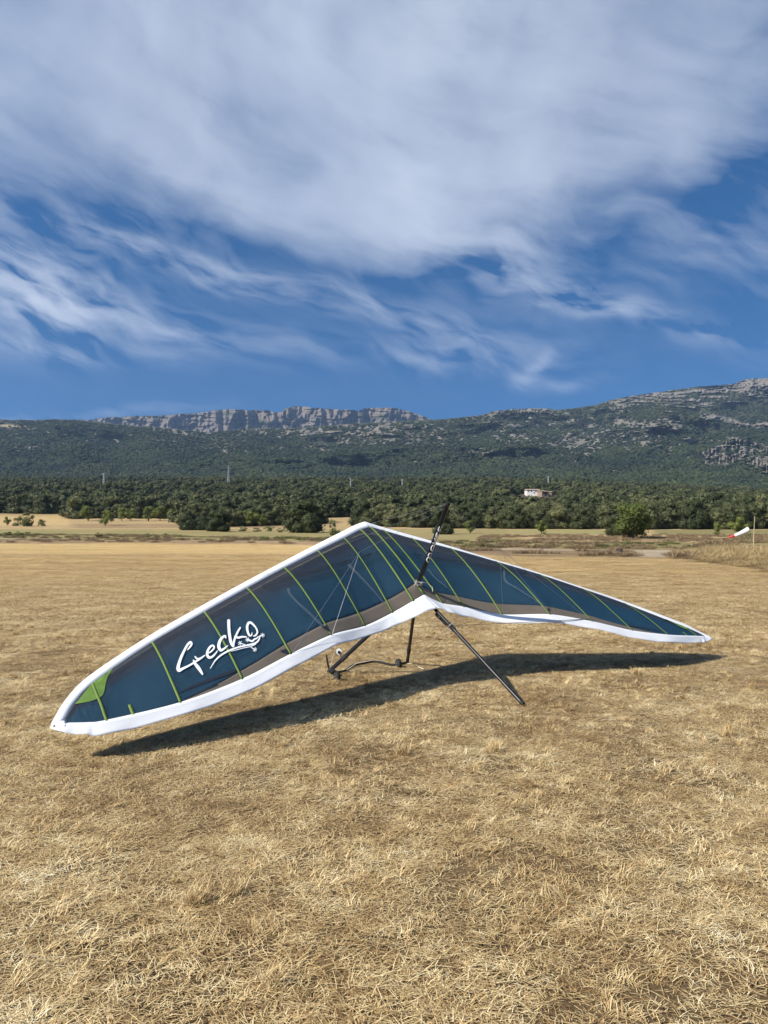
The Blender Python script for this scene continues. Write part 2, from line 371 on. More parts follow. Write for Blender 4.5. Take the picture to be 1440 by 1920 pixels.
# ------------------------------------------------------------------ mountains
CREST = [(-700, 800), (-200, 792), (0, 786), (60, 788), (100, 786), (150, 787), (165, 789), (240, 797), (310, 802), (393, 811), (433, 806), (480, 803), (540, 803), (590, 800), (667, 794), (760, 789), (807, 787),
         (840, 785), (880, 781), (905, 777), (920, 772), (950, 768), (985, 766), (1020, 766), (1045, 768), (1080, 765), (1120, 759), (1140, 752), (1160, 746), (1200, 740), (1250, 733), (1300, 726), (1350, 722),
         (1380, 719), (1388, 713), (1400, 711), (1440, 708), (1520, 700), (1700, 712), (2100, 760)]
FAR = [(120, 800), (160, 788), (200, 783), (250, 780), (300, 779), (340, 776), (380, 773), (410, 769), (430, 767), (470, 769), (480, 768), (510, 770), (513, 773), (530, 771), (538, 765), (550, 762), (570, 762), (600, 766), (640, 768), (664, 768), (672, 771),
       (682, 766), (700, 764), (740, 765), (770, 772), (800, 783), (812, 787), (860, 800)]
OUT = [  # (px, py, rx, ry, amount) where bare rock breaks out of the woods
    (1140, 832, 110, 22, .72), (1230, 838, 60, 16, .6), (880, 850, 90, 24, .60), (980, 826, 90, 16, .72), (720, 806, 110, 14, .62), (560, 812, 70, 8, .62), (620, 840, 90, 16, .45), (325, 810, 40, 12, .62),
    (190, 824, 70, 9, .38), (20, 842, 50, 16, .42), (1080, 792, 90, 12, .48), (1220, 795, 70, 14, .62), (1300, 820, 70, 20, .55), (800, 866, 60, 14, .45), (1300, 905, 30, 14, .4), (430, 846, 40, 6, .4), (1180, 870, 120, 26, .38), (1000, 795, 90, 9, .45)]
def rockmask(px, py, cr):
    m0 = np.zeros_like(px)
    n = fbm(px/15., py/7., 41, 4); nf = fbm(px/5., py/3.2, 47, 3)
    for (a, b, rx, ry, am) in OUT:
        q = np.exp(-(((px-a)/rx)**2+((py-b)/ry)**2)); m0 = np.maximum(m0, am*q**.5)
    out = sstep(n*.55+nf*.45 + m0*.42, .705, .775)
    # banded rock under the right-hand crest
    dep = py-cr; rb = sstep(px, 1110, 1180); strat = fbm(px/26., py/3.0, 51, 4)
    band = rb*sstep(strat + .30*np.exp(-((dep-9)/12.)**2) + .2*np.exp(-((dep-30)/8.)**2)*sstep(px, 1180, 1300), .66, .76)*(1-sstep(dep, 38, 52))
    band = np.maximum(band, sstep(px, 1376, 1392)*(1-sstep(dep+6*(nf-.5), 20, 28)))
    c2 = np.exp(-(((px-975)/75)**4))*(1-sstep(dep+6*(nf-.5), 6, 11))*sstep(nf, .3, .45)
    yb = interp(px, [(1300, 778), (1340, 777), (1375, 786), (1390, 795), (1440, 793), (1600, 790)])
    bench = sstep(px, 1306, 1318)*np.exp(-((py-yb-4+3*(nf-.5))/5.5)**4)
    yc = interp(px, [(1290, 880), (1310, 850), (1330, 838), (1350, 832), (1375, 818), (1400, 822), (1440, 835), (1600, 850)])
    yd = interp(px, [(1290, 868), (1310, 872), (1350, 878), (1400, 876), (1440, 892), (1600, 905)])
    cl = sstep(px, 1300, 1325)*sstep(py, yc-3, yc+5)*(1-sstep(py, yd-4, yd+5))*sstep(nf*.6+n*.7, .42, .58)
    big = np.maximum.reduce([band, c2, bench, cl])
    return out, np.clip(big, 0, 1), cl
def rock_material(name, veg_lo, veg_hi, rk_lo, rk_hi, ns):
    m_, t = material(name, .95, .1)
    a = t.new('ShaderNodeAttribute', attribute_name='mask').outputs['Color']; r_, g_, b_ = t.sep(a)
    pos = t.new('ShaderNodeNewGeometry').outputs['Position']
    n1 = t.noise(pos, ns, 6, .65); n2 = t.noise(pos, ns*5, 5, .7); n3 = t.noise(t.vm('MULTIPLY', pos, (1, 1, .25)), ns*2.2, 5, .7)
    veg = t.mix(t.rng(n1, .3, .7), veg_lo, veg_hi); veg = t.mix(t.rng(n2, .52, .62, 0, .5), veg, tuple(c*1.7 for c in veg_hi))
    veg = t.mix(b_, veg, (.24, .20, .12))
    rk = t.mix(t.rng(n3, .32, .68), rk_lo, rk_hi); rk = t.mix(t.rng(n1, .55, .72, 0, .5), rk, (.30, .21, .14))
    rk = t.mix(t.rng(n2, .60, .70, 0, .85), rk, veg_lo)
    t.put(t.b.inputs['Base Color'], t.mix(r_, veg, rk))
    bump(t, t.m('ADD', n2, t.m('MULTIPLY', n3, .8)), .8, 1.5/ns*.012)
    return m_
M_mtn = rock_material('mountain_slope', (.026, .032, .020), (.055, .058, .034), (.10, .092, .080), (.235, .215, .185), .012)
M_cliff = rock_material('far_cliff', (.050, .055, .035), (.090, .092, .055), (.090, .076, .062), (.170, .144, .118), .010)

pcol = np.concatenate([lin(-700, -60, 60), lin(-60, 1500, 900), np.linspace(1500, 2100, 60)]); nt = 300
T_ = np.linspace(0, 1, nt)[:, None]; PXm = np.repeat(pcol[None, :], nt, 0)
cr = interp(pcol, CREST)+ (fbm(pcol/9., pcol*0, 61, 4)-.5)*2.2; cr = cr[None, :]
PYm = 940 + (cr-940)*T_
Dc = interp(pcol, [(-700, 3000), (200, 2900), (800, 3000), (1100, 3300), (1440, 3600), (2100, 3800)])[None, :]
Dm = 1040 + (Dc-1040)*T_**1.05
rid = fbm(PXm/150.+T_*.9, T_*2.6, 71, 6, .52, True); amp = .02+.26*np.sin(np.pi*np.clip(T_, 0, 1))**.7*(.3+T_)
out, big, cl = rockmask(PXm, PYm, cr)
Dm = Dm*(1 - amp*(rid-.55)*1.3) - (out*22 + big*40)*(fbm(PXm/4., PYm/2.0, 77, 4, .6))
col_n = fbm(PXm/6.5, PYm/16., 81, 5, .55, True); Dm = Dm - cl*(col_n-.5)*260 - big*(fbm(PXm/5., PYm/4., 83, 4, .6, True)-.5)*90
sx_, el_ = slope(PXm, PYm)
MX, MY, MZ = sx_*Dm, Dm, CAM_H+el_*Dm
tan = np.exp(-(((PXm-25)/45)**4+((PYm-799-.10*(PXm-20))/3.0)**4)) + .8*np.exp(-(((PXm-205)/42)**4+((PYm-871)/3.2)**4)) + .7*np.exp(-(((PXm-345)/28)**4+((PYm-866)/1.6)**4))
tan = np.clip(tan, 0, 1)
rk_all = np.clip(np.maximum(out*.85, big), 0, 1)*(1-tan)
mcol = np.stack([rk_all, big, tan, np.ones_like(tan)], -1)
me = mesh_from('mountain', np.stack([MX, MY, MZ], -1), grid_faces(nt, len(pcol)), [M_mtn], True, attrs={'mask': ('FLOAT_COLOR', mcol)})
tag(obj('mountain', me), 'wooded mountain slope with pale limestone outcrops and cliffs', None, None, 'structure')

pc2 = np.linspace(110, 870, 760); n2 = 80; T2 = np.linspace(0, 1, n2)[:, None]; P2 = np.repeat(pc2[None, :], n2, 0)
c2 = interp(pc2, FAR)+(fbm(pc2/6., pc2*0, 91, 3)-.5)*2.2; c2 = c2[None, :]
Y2 = 832 + (c2-832)*np.minimum(T2/.9, 1) + 6*np.maximum(T2-.9, 0)/.1
butt = fbm(P2/30., Y2/70.+P2*.01, 93, 4, .5, True); fine = fbm(P2/8., Y2/9., 95, 4, .55)
D2 = 4300 + 420*np.minimum(T2/.9, 1)**.8 - (butt-.5)*520 - (fine-.5)*130 + 900*np.maximum(T2-.9, 0)/.1
ledge = fbm(P2/45., Y2/4.0, 97, 3); D2 = D2 + 50*sstep(ledge, .55, .62)
s2, e2 = slope(P2, Y2)
dep2 = Y2-c2
gapv = np.maximum.reduce([np.exp(-(((P2-470)/36)**2+((Y2-792)/9)**2)), np.exp(-(((P2-665)/13)**2+((Y2-783)/12)**2)), np.exp(-(((P2-722)/22)**2+((Y2-782)/8)**2))*.8, np.exp(-(((P2-425)/22)**2+((Y2-776)/5)**2))*.8,
                          .9*np.exp(-((dep2-0)/1.6)**2)*sstep(fbm(P2/18., P2*0, 99, 2), .4, .6), np.exp(-(((P2-360)/30)**2+((Y2-779)/3)**2))*.6])
veg2 = sstep(gapv + .45*(fbm(P2/9., Y2/4., 101, 4)), .60, .78)
# vegetated ledge lines crossing the cliffs
veg2 = np.maximum(veg2, .5*np.exp(-((Y2-787-2*np.sin(P2/25.))/1.3)**2)*sstep(fbm(P2/22., Y2/10., 103, 3), .42, .55))
m2 = np.stack([1-veg2, 1-veg2, 0*veg2, 1+0*veg2], -1)
me = mesh_from('far_cliffs', np.stack([s2*D2, D2, CAM_H+e2*D2], -1), grid_faces(n2, len(pc2)), [M_cliff], True, attrs={'mask': ('FLOAT_COLOR', m2)})
tag(obj('far_cliffs', me), 'grey limestone cliff ridge standing behind the wooded slope', None, None, 'structure')

# ------------------------------------------------------------------ foliage builders
def leaf_cloud(rng, centres, radii, n, size, shell=(.70, 1.12), flat=.85):
    k = rng.choice(len(centres), n, p=np.array(radii)**2/np.sum(np.array(radii)**2))
    v = rng.normal(size=(n, 3)); v /= np.linalg.norm(v, axis=1)[:, None]
    r_ = np.array(radii)[k]*rng.uniform(shell[0], shell[1], n)
    p = np.array(centres)[k] + v*r_[:, None]*np.array([1, 1, flat])
    nrm = v + rng.normal(size=(n, 3))*.55; nrm /= np.linalg.norm(nrm, axis=1)[:, None]
    a = np.cross(nrm, rng.normal(size=(n, 3))); a /= np.linalg.norm(a, axis=1)[:, None]; b = np.cross(nrm, a)
    s_ = size*rng.uniform(.6, 1.35, n)[:, None]
    q = np.stack([p-a*s_, p-b*s_*.6, p+a*s_, p+b*s_*.6], 1)
    return q.reshape(-1, 3), np.arange(n*4).reshape(-1, 4)
def ico(sub=1):
    bm = bmesh.new(); bmesh.ops.create_icosphere(bm, subdivisions=sub, radius=1); v = np.array([q.co[:] for q in bm.verts]); f = np.array([[l.index for l in p.verts] for p in bm.faces]); bm.free(); return v, f
ICO = ico(2); ICO1 = ico(1)
def crown(seed, h, wd, nb, nl, ls, low=.12, name='crown', mat=None, open_=0.0, core=.84, dome=1.0):
    rng = np.random.default_rng(seed); cs = []; rs = []
    for i in range(nb):
        a = rng.uniform(0, 2*math.pi); u = rng.uniform(0, 1)**.6; z = low + (1-low)*rng.uniform(0, 1)
        prof = math.sqrt(max(0.03, 1-((z-low-.32)/(1.02-low-.32+.05))**2)) if z > low+.32 else .8+.2*(z-low)/.32
        rad = wd*.5*.74*prof*u
        rr = (.13+.15*rng.uniform())*min(h, wd)*(1-.2*z)
        cs.append((rad*math.cos(a), rad*math.sin(a), max(rr*.7, z*h-rr*.6))); rs.append(rr)
    v, f = leaf_cloud(rng, cs, rs, nl, ls)
    vs = [v]; fs = [f]; off = len(v)
    tv, tf = ICO1 if nl < 1200 else ICO
    tri = []
    for c_, r_ in zip(cs, rs):
        q = tv*(r_*core*rng.uniform(.93, 1.05, (len(tv), 1)))*np.array([1, 1, .85])+np.array(c_); vs.append(q)
        tri.append(np.concatenate([tf, tf[:, 2:]], 1)+off); off += len(q)
    faces = [tuple(q) for q in f]
    allv = np.concatenate(vs)
    me = bpy.data.meshes.new(name)
    fl = faces + ([tuple(int(z_) for z_ in q[:3]) for t_ in tri for q in t_] if open_ < .5 else [])
    me.from_pydata(allv.tolist(), [], fl); me.materials.append(mat); me.update()
    return me
def trunk_mesh(seed, h, top, r0, nl=5, spread=.3, mat=None):
    rng = random.Random(seed); mb = MB(); lean = rng.uniform(-.1, .1)*h
    mid = (lean*.4, rng.uniform(-.05, .05)*h, h*top*.6)
    mb.tube([(0, 0, -.25), (lean*.15, 0, h*top*.25), mid], [r0*1.25, r0, r0*.8], 8)
    for i in range(nl):
        a = 2*math.pi*i/nl + rng.uniform(-.4, .4); q = spread*h*rng.uniform(.7, 1.1)
        mb.tube([mid, (mid[0]+q*.45*math.cos(a), mid[1]+q*.45*math.sin(a), h*(top*.6+.15)), (mid[0]+q*math.cos(a), mid[1]+q*math.sin(a), h*rng.uniform(.65, .85))], [r0*.6, r0*.35, r0*.12], 6)
    me = mesh_from('trunk', mb.v, mb.f, [mat or M_bark]); me.polygons.foreach_set('use_smooth', [True]*len(me.polygons)); return me
oak_hi = [(crown(100+i, 6.0, 7.0+.6*(i % 3), 34, 6500, .17, .0, 'crown', (M_oak, M_dark, M_oak, M_olive, M_oak)[i], core=.72), trunk_mesh(i, 6, .45, .22)) for i in range(5)]
oak_dk = [(crown(150+i, 6.0, 7.4, 36, 7500, .16, .0, 'crown', M_dark, core=.72), trunk_mesh(10+i, 6, .4, .25)) for i in range(3)]
lime_hi = [(crown(200+i, 4.2, 5.2, 15, 2000, .12, .34, 'crown', M_lime, core=.6), trunk_mesh(20+i, 4.2, .5, .13, 5, .42)) for i in range(3)]
M_walnut = foliage_material('walnut_leaves', (.060, .085, .020), (.155, .185, .050), .3, .3)
walnut = [(crown(230, 4.2, 4.6, 26, 4200, .12, .34, 'crown', M_walnut, core=.6), trunk_mesh(33, 4.2, .5, .16, 6, .36))]
oak_lo = [crown(300+i, 6.0, 6.6+.5*(i % 3), 18, 1500, .27, .0, 'crown', (M_oak, M_oak, M_oak, M_dark, M_olive, M_oak)[i], core=.74) for i in range(6)]
def tree(name, pair, x, y, h, wr=1.0, label='', group=None, rz=None, href=6.0, cat='tree'):
    s_ = h/href; o = empty(name, (x, y, gzs(x, y)-.05), random.uniform(0, 6.28) if rz is None else rz, label, cat, group)
    o.scale = (s_*wr, s_*wr, s_); obj('trunk', pair[1], o); obj('crown', pair[0], o); return o

# tree line: how far away the wood starts, by direction
EDGE = [(-600, 400), (0, 385), (125, 372), (132, 325), (330, 325), (345, 235), (440, 235), (545, 250), (620, 270), (690, 240), (800, 225), (950, 215), (1130, 207), (1440, 205), (2000, 205)]
def place(px, D, dx=0): s_, _ = slope(px); return float(s_)*D+dx, D
def depth_for(px, py):     # distance at which the ground shows at that pixel
    s_, _ = slope(px); Ds = np.concatenate([np.linspace(25, 250, 900), np.linspace(251, 900, 650)]); z = gz(s_*Ds, Ds)
    _, e = slope(px, py); dlt = (z-CAM_H)/Ds - e; i = int(np.argmax(dlt > 0)); return float(Ds[i])
def put_tree(name, pairs, k, px, pyb, hpx, wr, label, group=None, href=6.0, cat='tree', Dmax=420):
    D = min(depth_for(px, pyb), Dmax); x, y = place(px, D); return tree(name, pairs[k % len(pairs)], x, y, hpx*D/FPX, wr, label, group, href=href, cat=cat)
DH = depth_for(1005, 929); DW = depth_for(1137, 945)
# trees one can pick out
put_tree('holm_oak', oak_dk, 0, 574, 999, 62, 1.12, 'big dark round holm oak standing alone left of the glider nose')
put_tree('holm_oak', oak_dk, 1, 357, 994, 36, 1.15, 'dark low holm oak, left one of the clump beyond the green field')
put_tree('holm_oak', oak_dk, 2, 412, 996, 40, 1.25, 'dark low holm oak, right one of the clump beyond the green field')
put_tree('holm_oak', oak_dk, 1, 385, 994, 34, 1.1, 'dark holm oak squeezed in the middle of the low clump')
put_tree('holm_oak', oak_hi, 2, 692, 990, 33, 1.15, 'low holm oak just behind the white nose of the glider')
put_tree('holm_oak', oak_hi, 3, 145, 972, 24, 1.0, 'grey green bushy oak at the left end of the almond row')
put_tree('holm_oak', oak_dk, 2, 829, 1002, 50, .8, 'dark holm oak right behind the black kingpost')
put_tree('holm_oak', oak_dk, 0, 1160, 1006, 44, 1.0, 'dark spreading holm oak at the foot of the pale green tree')
put_tree('walnut_tree', walnut, 0, 1187, 1010, 66, 1.1, 'tall yellow green tree with bare trunk leaning out of a dark bush', None, 4.2)
put_tree('almond_tree', lime_hi, 1, 1015, 1001, 27, .9, 'small round lollipop shaped green tree alone in the tan field', None, 4.2)
put_tree('almond_tree', lime_hi, 2, 882, 1000, 25, .9, 'small pale green tree just right of the kingpost', None, 4.2)
put_tree('almond_tree', lime_hi, 0, 1345, 1006, 26, .8, 'small thin trunked green tree left of the windsock tail', None, 4.2)
put_tree('almond_tree', lime_hi, 1, 1385, 1002, 34, 1.15, 'broad light green tree behind the windsock', None, 4.2)
put_tree('almond_tree', lime_hi, 2, 197, 986, 30, .9, 'yellow green almond tree standing forward of its row', None, 4.2)
put_tree('almond_tree', lime_hi, 1, 13, 986, 18, .7, 'small sapling at the left edge of the photo beside the bush', None, 4.2)
for i, (px, hp) in enumerate([(228, 26), (245, 25), (278, 28), (300, 28), (322, 24), (455, 30), (472, 29), (492, 24), (165, 29)]):
    put_tree('almond_tree', lime_hi, i, px, 977 if px < 400 else 987, hp, 1.0, 'yellow green almond tree in the row before the dark wood', 'almond trees in the row before the wood', 4.2)
# shrubs
shrub_m = [crown(400+i, 2.0, 2.8, 14, 900, .10, .0, 'foliage', M_weed, core=.5) for i in range(3)]
stem_m = [trunk_mesh(60+i, 2.0, .3, .05, 6, .4) for i in range(3)]
def shrub(px, pyb, hpx, wr, label, k=0, group=None, me=None):
    D = depth_for(px, pyb); x, y = place(px, D); s_ = hpx*D/FPX/2.0
    o = empty('shrub', (x, y, gzs(x, y)-.03), random.uniform(0, 6), label, 'shrub', group); o.scale = (s_*wr, s_*wr, s_)
    obj('stem', stem_m[k % 3], o); obj('foliage', me or shrub_m[k % 3], o); return o
shrub(50, 987, 28, 1.0, 'bushy green shrub in the tan field near the left edge', 0)
shrub(30, 986, 17, .9, 'thin reddish shrub left of the bushy green one', 1)
shrub(78, 986, 14, .9, 'low dark shrub at the right foot of the bushy green one', 2)
shrub(627, 1004, 33, .55, 'narrow upright shrub right of the lone dark oak', 1)
shrub(185, 1007, 9, 1.6, 'bright green weed clump in the left verge', 0)
shrub(277, 1007, 8, 1.4, 'small green weed clump right of the brighter one in the left verge', 1)
shrub(1389, 1041, 14, 1.5, 'dark green rushy clump in the tall grass under the windsock', 2)
shrub(1402, 1012, 15, 1.1, 'grey leafless looking bush beyond the windsock', 1)
hedge = [(455, 996, 10), (480, 997, 9), (505, 996, 11), (525, 998, 8), (640, 1012, 9), (652, 1013, 8), (870, 1026, 8), (885, 1027, 10), (903, 1026, 9), (918, 1027, 8), (934, 1028, 7), (15, 1004, 8), (35, 1005, 9), (52, 1004, 8), (310, 1005, 6), (1022, 1002, 6), (1300, 1030, 9)]
for i, (px, py, hp) in enumerate(hedge):
    wh = 'at the left end of the verge' if px < 100 else 'alone in the left verge' if px < 400 else 'in the strip below the dark oak clump' if px < 600 else 'beside the glider nose' if px < 700 else 'just behind the right wing' if px < 1000 else 'under the lollipop tree' if px < 1100 else 'left of the tall golden grass'
    shrub(px, py, hp, 1.7, 'low green weedy shrub '+wh, i, ('shrubs '+wh) if wh[:2] in ('at', 'in', 'be', 'ju') else None)

# the wood: jittered grid of oaks, the nearest 300 as trees of their own, the rest as one far wood
pts = []
rg = np.random.default_rng(11)
y = 205.0
while y < 1250:
    step = 5.6 if y < 420 else 6.6+ (y-420)*.004
    for x in np.arange(-.78*y-20, .78*y+20, step):
        xx = x + rg.uniform(-.42, .42)*step; yy = y + rg.uniform(-.42, .42)*step; p = float(pxof(xx, yy))
        if yy < interp(p, EDGE): continue
        if 600 < p < 672 and yy < 330: continue
        if 132 < p < 340 and yy < 322: continue
        if 970 < p < 1050 and DH-170 < yy < DH+18 and rg.uniform() < (.97 if yy > DH-75 else .35): continue      # clearing in front of the farm
        if 1098 < p < 1175 and DW-75 < yy < DW+4: continue
        if yy > 470 and fbm(np.array([xx/60.]), np.array([yy/60.]), 5, 3)[0] > .62: continue
        pts.append((xx, yy, p))
    y += step*.92
pts = np.array(pts)
vis = [i for i in np.argsort(pts[:, 1]+rg.uniform(0, 3, len(pts))) if -10 < pts[i, 2] < 1450]
first = vis[:278]; fs_ = set(int(i) for i in first)
for n_, i in enumerate(first):
    x, y, p = pts[i]; pr = oak_hi[n_ % 5]
    h = random.choice((random.uniform(4.0, 6.0), random.uniform(5.5, 8.0))); 
    if p < 130: h *= 1.2
    sec = [(132, 'behind the tan field at far left'), (345, 'behind the almond tree row'), (540, 'behind the low dark oak clump'), (760, 'behind the lone oak and the glider nose'), (960, 'behind the black kingpost'), (1150, 'between the lollipop tree and the walnut'), (1320, 'right of the walnut tree'), (9999, 'behind the windsock')]
    wh = [q for q in sec if p < q[0]][0][1]
    tree('holm_oak', pr, x, y, h, random.uniform(.95, 1.25), 'rounded dark green holm oak in the wood '+wh, 'holm oaks '+wh)
rest = np.array([i for i in range(len(pts)) if i not in fs_])
n = len(rest); P3 = np.stack([pts[rest, 0], pts[rest, 1], gz(pts[rest, 0], pts[rest, 1])-.3], -1)
sc = .62+1.05*rg.uniform(0, 1, n)**1.6; fm = (pts[rest, 2] > 965) & (pts[rest, 2] < 1050) & (pts[rest, 1] > DH-330) & (pts[rest, 1] < DH+18); sc[fm] = .45; W3 = np.stack([sc*rg.uniform(.95, 1.25, n), sc*rg.uniform(.95, 1.25, n), sc*rg.uniform(.85, 1.15, n)], -1)
scatter('distant_wood', P3, np.stack([0*sc, 0*sc, rg.uniform(0, 6.28, n)], -1), W3, rg.integers(0, 6, n), [source('wood_%d' % i, m_) for i, m_ in enumerate(oak_lo)],
        'dense mass of rounded holm oaks rising behind the front row to the foot of the mountain', 'stuff')
# woods and scrub on the mountain
def clump(seed, mat):
    rng = np.random.default_rng(seed); cs = [(rng.uniform(-.3, .3), rng.uniform(-.3, .3), rng.uniform(.3, .7)) for _ in range(4)]; rs = [rng.uniform(.35, .5) for _ in range(4)]
    v, f = leaf_cloud(rng, cs, rs, 110, .16); fl = [tuple(q) for q in f.tolist()]; vs = [v]; off = len(v)
    for c_, r_ in zip(cs, rs): vs.append(ICO1[0]*r_*.9+np.array(c_)); fl += [tuple(q) for q in (ICO1[1]+off).tolist()]; off += len(ICO1[0])
    me = bpy.data.meshes.new('clump'); me.from_pydata(np.concatenate(vs).tolist(), [], fl); me.materials.append(mat); me.update(); return me
N = 95000
pxr = rg.uniform(-200, 1640, N); tr = rg.uniform(0.02, .985, N)**1.0
ci = np.clip(np.searchsorted(pcol, pxr), 1, len(pcol)-1); ri = np.clip((tr*(nt-1)).astype(int), 0, nt-1)
keep = rg.uniform(0, 1, N) > (rk_all[ri, ci]*.93 + .95*tan[ri, ci])
cov = fbm(pxr/60., tr*9, 55, 4); keep &= rg.uniform(0, 1, N) < (.45+.9*sstep(1-tr, .2, .7)+(cov-.5)*1.2)
ci, ri, tr, pxr = ci[keep], ri[keep], tr[keep], pxr[keep]
PM = np.stack([MX[ri, ci], MY[ri, ci], MZ[ri, ci]-1.2], -1) + rg.uniform(-2.5, 2.5, (len(ri), 3))*np.array([1, 1, 0])
sm = (5.2+3.6*rg.uniform(0, 1, len(ri))**2)*(1.0+.25*(1-tr))
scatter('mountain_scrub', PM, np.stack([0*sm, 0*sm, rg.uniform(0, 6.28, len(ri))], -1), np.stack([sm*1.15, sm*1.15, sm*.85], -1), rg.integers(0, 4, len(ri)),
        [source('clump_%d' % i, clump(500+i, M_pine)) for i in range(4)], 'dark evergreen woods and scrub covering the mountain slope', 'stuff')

# ------------------------------------------------------------------ straw and grasses
def blades(rng, n, area, lmin, lmax, wd, up, mat, name, z0=.004, curl=.4, clumps=0, clump_h=None):
    """n narrow bent strips; up = how steeply they stand (0 flat .. 1 upright)"""
    p = rng.uniform(-area/2, area/2, (n, 2)); L = rng.uniform(lmin, lmax, n); a = rng.uniform(0, 2*math.pi, n)
    tilt = np.clip(np.abs(rng.normal(0, .24, n))+up*.35 if up < .5 else rng.normal(up, .28, n), .01, 1.35)
    if clumps:
        cc = rng.uniform(-area/2, area/2, (clumps, 2)); k = rng.integers(0, clumps, n); off = rng.normal(size=(n, 2))*area*.05
        m_ = rng.uniform(size=n) < .5; off = off*.7; p[m_] = cc[k][m_]+off[m_]; ca = rng.uniform(0, 6.28, clumps); a[m_] = (ca[k]+rng.normal(0, .5, n))[m_]
        ct = rng.uniform(.1, .9, clumps); tilt[m_] = np.clip(rng.normal(ct[k], .25), .05, 1.3)[m_]
    segs = 3; d0 = np.stack([np.cos(a), np.sin(a)], -1); side = np.stack([-np.sin(a), np.cos(a), np.zeros(n)], -1)
    pos = np.concatenate([p, rng.uniform(0, z0*4, (n, 1))], 1); rows = []; a2 = a.copy(); tl = tilt.copy()
    bend = rng.normal(0, curl, n); drop = rng.uniform(.1, .5, n)*tilt
    for s_ in range(segs+1):
        w_ = wd*(1-.75*(s_/segs)**2)*rng.uniform(.8, 1.1, n)
        rows.append(np.stack([pos-side*w_[:, None]/2, pos+side*w_[:, None]/2], 1))
        st = L/segs; pos = pos + np.stack([np.cos(a2)*np.cos(tl)*st, np.sin(a2)*np.cos(tl)*st, np.sin(tl)*st], -1)
        a2 = a2+bend/segs; tl = tl-drop
        pos[:, 2] = np.maximum(pos[:, 2], .002)
    V = np.stack(rows, 1).reshape(n, -1, 3); m_ = V.shape[1]
    f = np.array([[2*i, 2*i+1, 2*i+3, 2*i+2] for i in range(segs)]); F = (f[None]+np.arange(n)[:, None, None]*m_).reshape(-1, 4)
    return mesh_from(name, V.reshape(-1, 3), F, [mat])
br = np.random.default_rng(5)
near_src = [source('straw_%d' % i, blades(br, (1150, 800)[i % 2], .62, .018, (.070, .105)[i % 2], (.0026, .0034)[i % 2], (.1, .45)[i % 3 == 0], M_straw, 'straw', curl=.6, clumps=(0, 16, 0, 28)[i % 4])) for i in range(8)]
tuft_src = [source('tuft_%d' % i, blades(br, 170, .10, .05, .13, .0030, .95, M_straw, 'tuft', curl=.8)) for i in range(4)]
mid_src = [source('midstraw_%d' % i, blades(br, 1900, 2.2, .05, .15, .0075, .14, M_straw, 'midstraw', curl=1.0)) for i in range(6)]
def field_pts(y0, y1, dens, rg, mx=.62, pad=1.0):
    out = []
    y = y0
    while y < y1:
        st = dens(y); xs = np.arange(-mx*y-pad, mx*y+pad, st); xs = xs+rg.uniform(-.5, .5, len(xs))*st; yy = y+rg.uniform(-.5, .5, len(xs))*st
        out.append(np.stack([xs, yy], -1)); y += st
    return np.concatenate(out)
def sc_field(name, p, src, smin, smax, label, zoff=.0, zs=1.0, hmul=None):
    n = len(p); z = gz(p[:, 0], p[:, 1])+zoff; s_ = rg.uniform(smin, smax, n)
    zz = s_*zs*(hmul if hmul is not None else 1.0)
    return scatter(name, np.column_stack([p, z]), np.stack([0*s_, 0*s_, rg.uniform(0, 6.28, n)], -1), np.stack([s_, s_, zz], -1), rg.integers(0, len(src), n), src, label)
p = field_pts(1.4, 15, lambda y: .265+.0045*y, rg)
p = p[p[:, 1] < field_edge(p[:, 0], p[:, 1])]; bare = fbm(p[:, 0]*1.6, p[:, 1]*1.6, 131, 4); p = p[rg.uniform(size=len(p)) > .30*sstep(bare, .50, .64)]
sc_field('cut_straw', p, near_src, .85, 1.2, 'mown dry straw and short stubble covering the near field', hmul=rg.uniform(.30, .80, len(p)), zoff=rg.uniform(-.006, .008, len(p)))
p = field_pts(1.4, 17, lambda y: .34, rg); q = fbm(p[:, 0]*.9, p[:, 1]*.9, 88, 3); p = p[rg.uniform(size=len(p)) < sstep(q, .46, .66)*.30]
sc_field('grass_tufts', p, tuft_src, .5, 1.1, 'small dry grass tufts sticking out of the mown straw')
p = field_pts(13.5, 62, lambda y: .82+.010*y, rg)
p = p[p[:, 1] < field_edge(p[:, 0], p[:, 1])+3]
sc_field('far_straw', p, mid_src, .8, 1.2, 'mown dry straw lying over the middle of the field', hmul=rg.uniform(.5, 1.1, len(p))*interp(p[:, 1], [(13, .75), (60, .5)]))
# tall dry grass and verges
tall_src = [source('tall_%d' % i, blades(br, 260, .9, .35, .95, .012, 1.15, M_tall, 'tall', curl=.5)) for i in range(5)]
brown_src = [source('brown_%d' % i, blades(br, 260, 1.2, .25, .6, .022, 1.0, M_browng, 'brown', curl=.5)) for i in range(4)]
p = field_pts(28, 70, lambda y: .62, rg, .62); e = field_edge(p[:, 0], p[:, 1]); px_ = pxof(p[:, 0], p[:, 1])
m_ = (px_ > 1262+25*vnoise(p[:, 1]*.6, p[:, 1]*0, 4)) & (p[:, 1] > e+rg.uniform(-.8, 1.8, len(p)))
p2 = p[m_]; sc_field('tall_dry_grass', p2, tall_src, .6, 1.15, 'tall golden dry grass round the foot of the windsock pole', hmul=(sstep(p2[:, 1]-field_edge(p2[:, 0], p2[:, 1]), -1, 12)*.75+.24)*(.40+.60*sstep(pxof(p2[:, 0], p2[:, 1]), 1262, 1360))*rg.uniform(.6, 1.15, len(p2)))
p = field_pts(46, 150, lambda y: .75+.012*(y-46), rg, .6); tk = tracky(p[:, 0]); px_ = pxof(p[:, 0], p[:, 1]); e = field_edge(p[:, 0], p[:, 1])
nn = fbm(p[:, 0]*.15, p[:, 1]*.3, 61, 3)
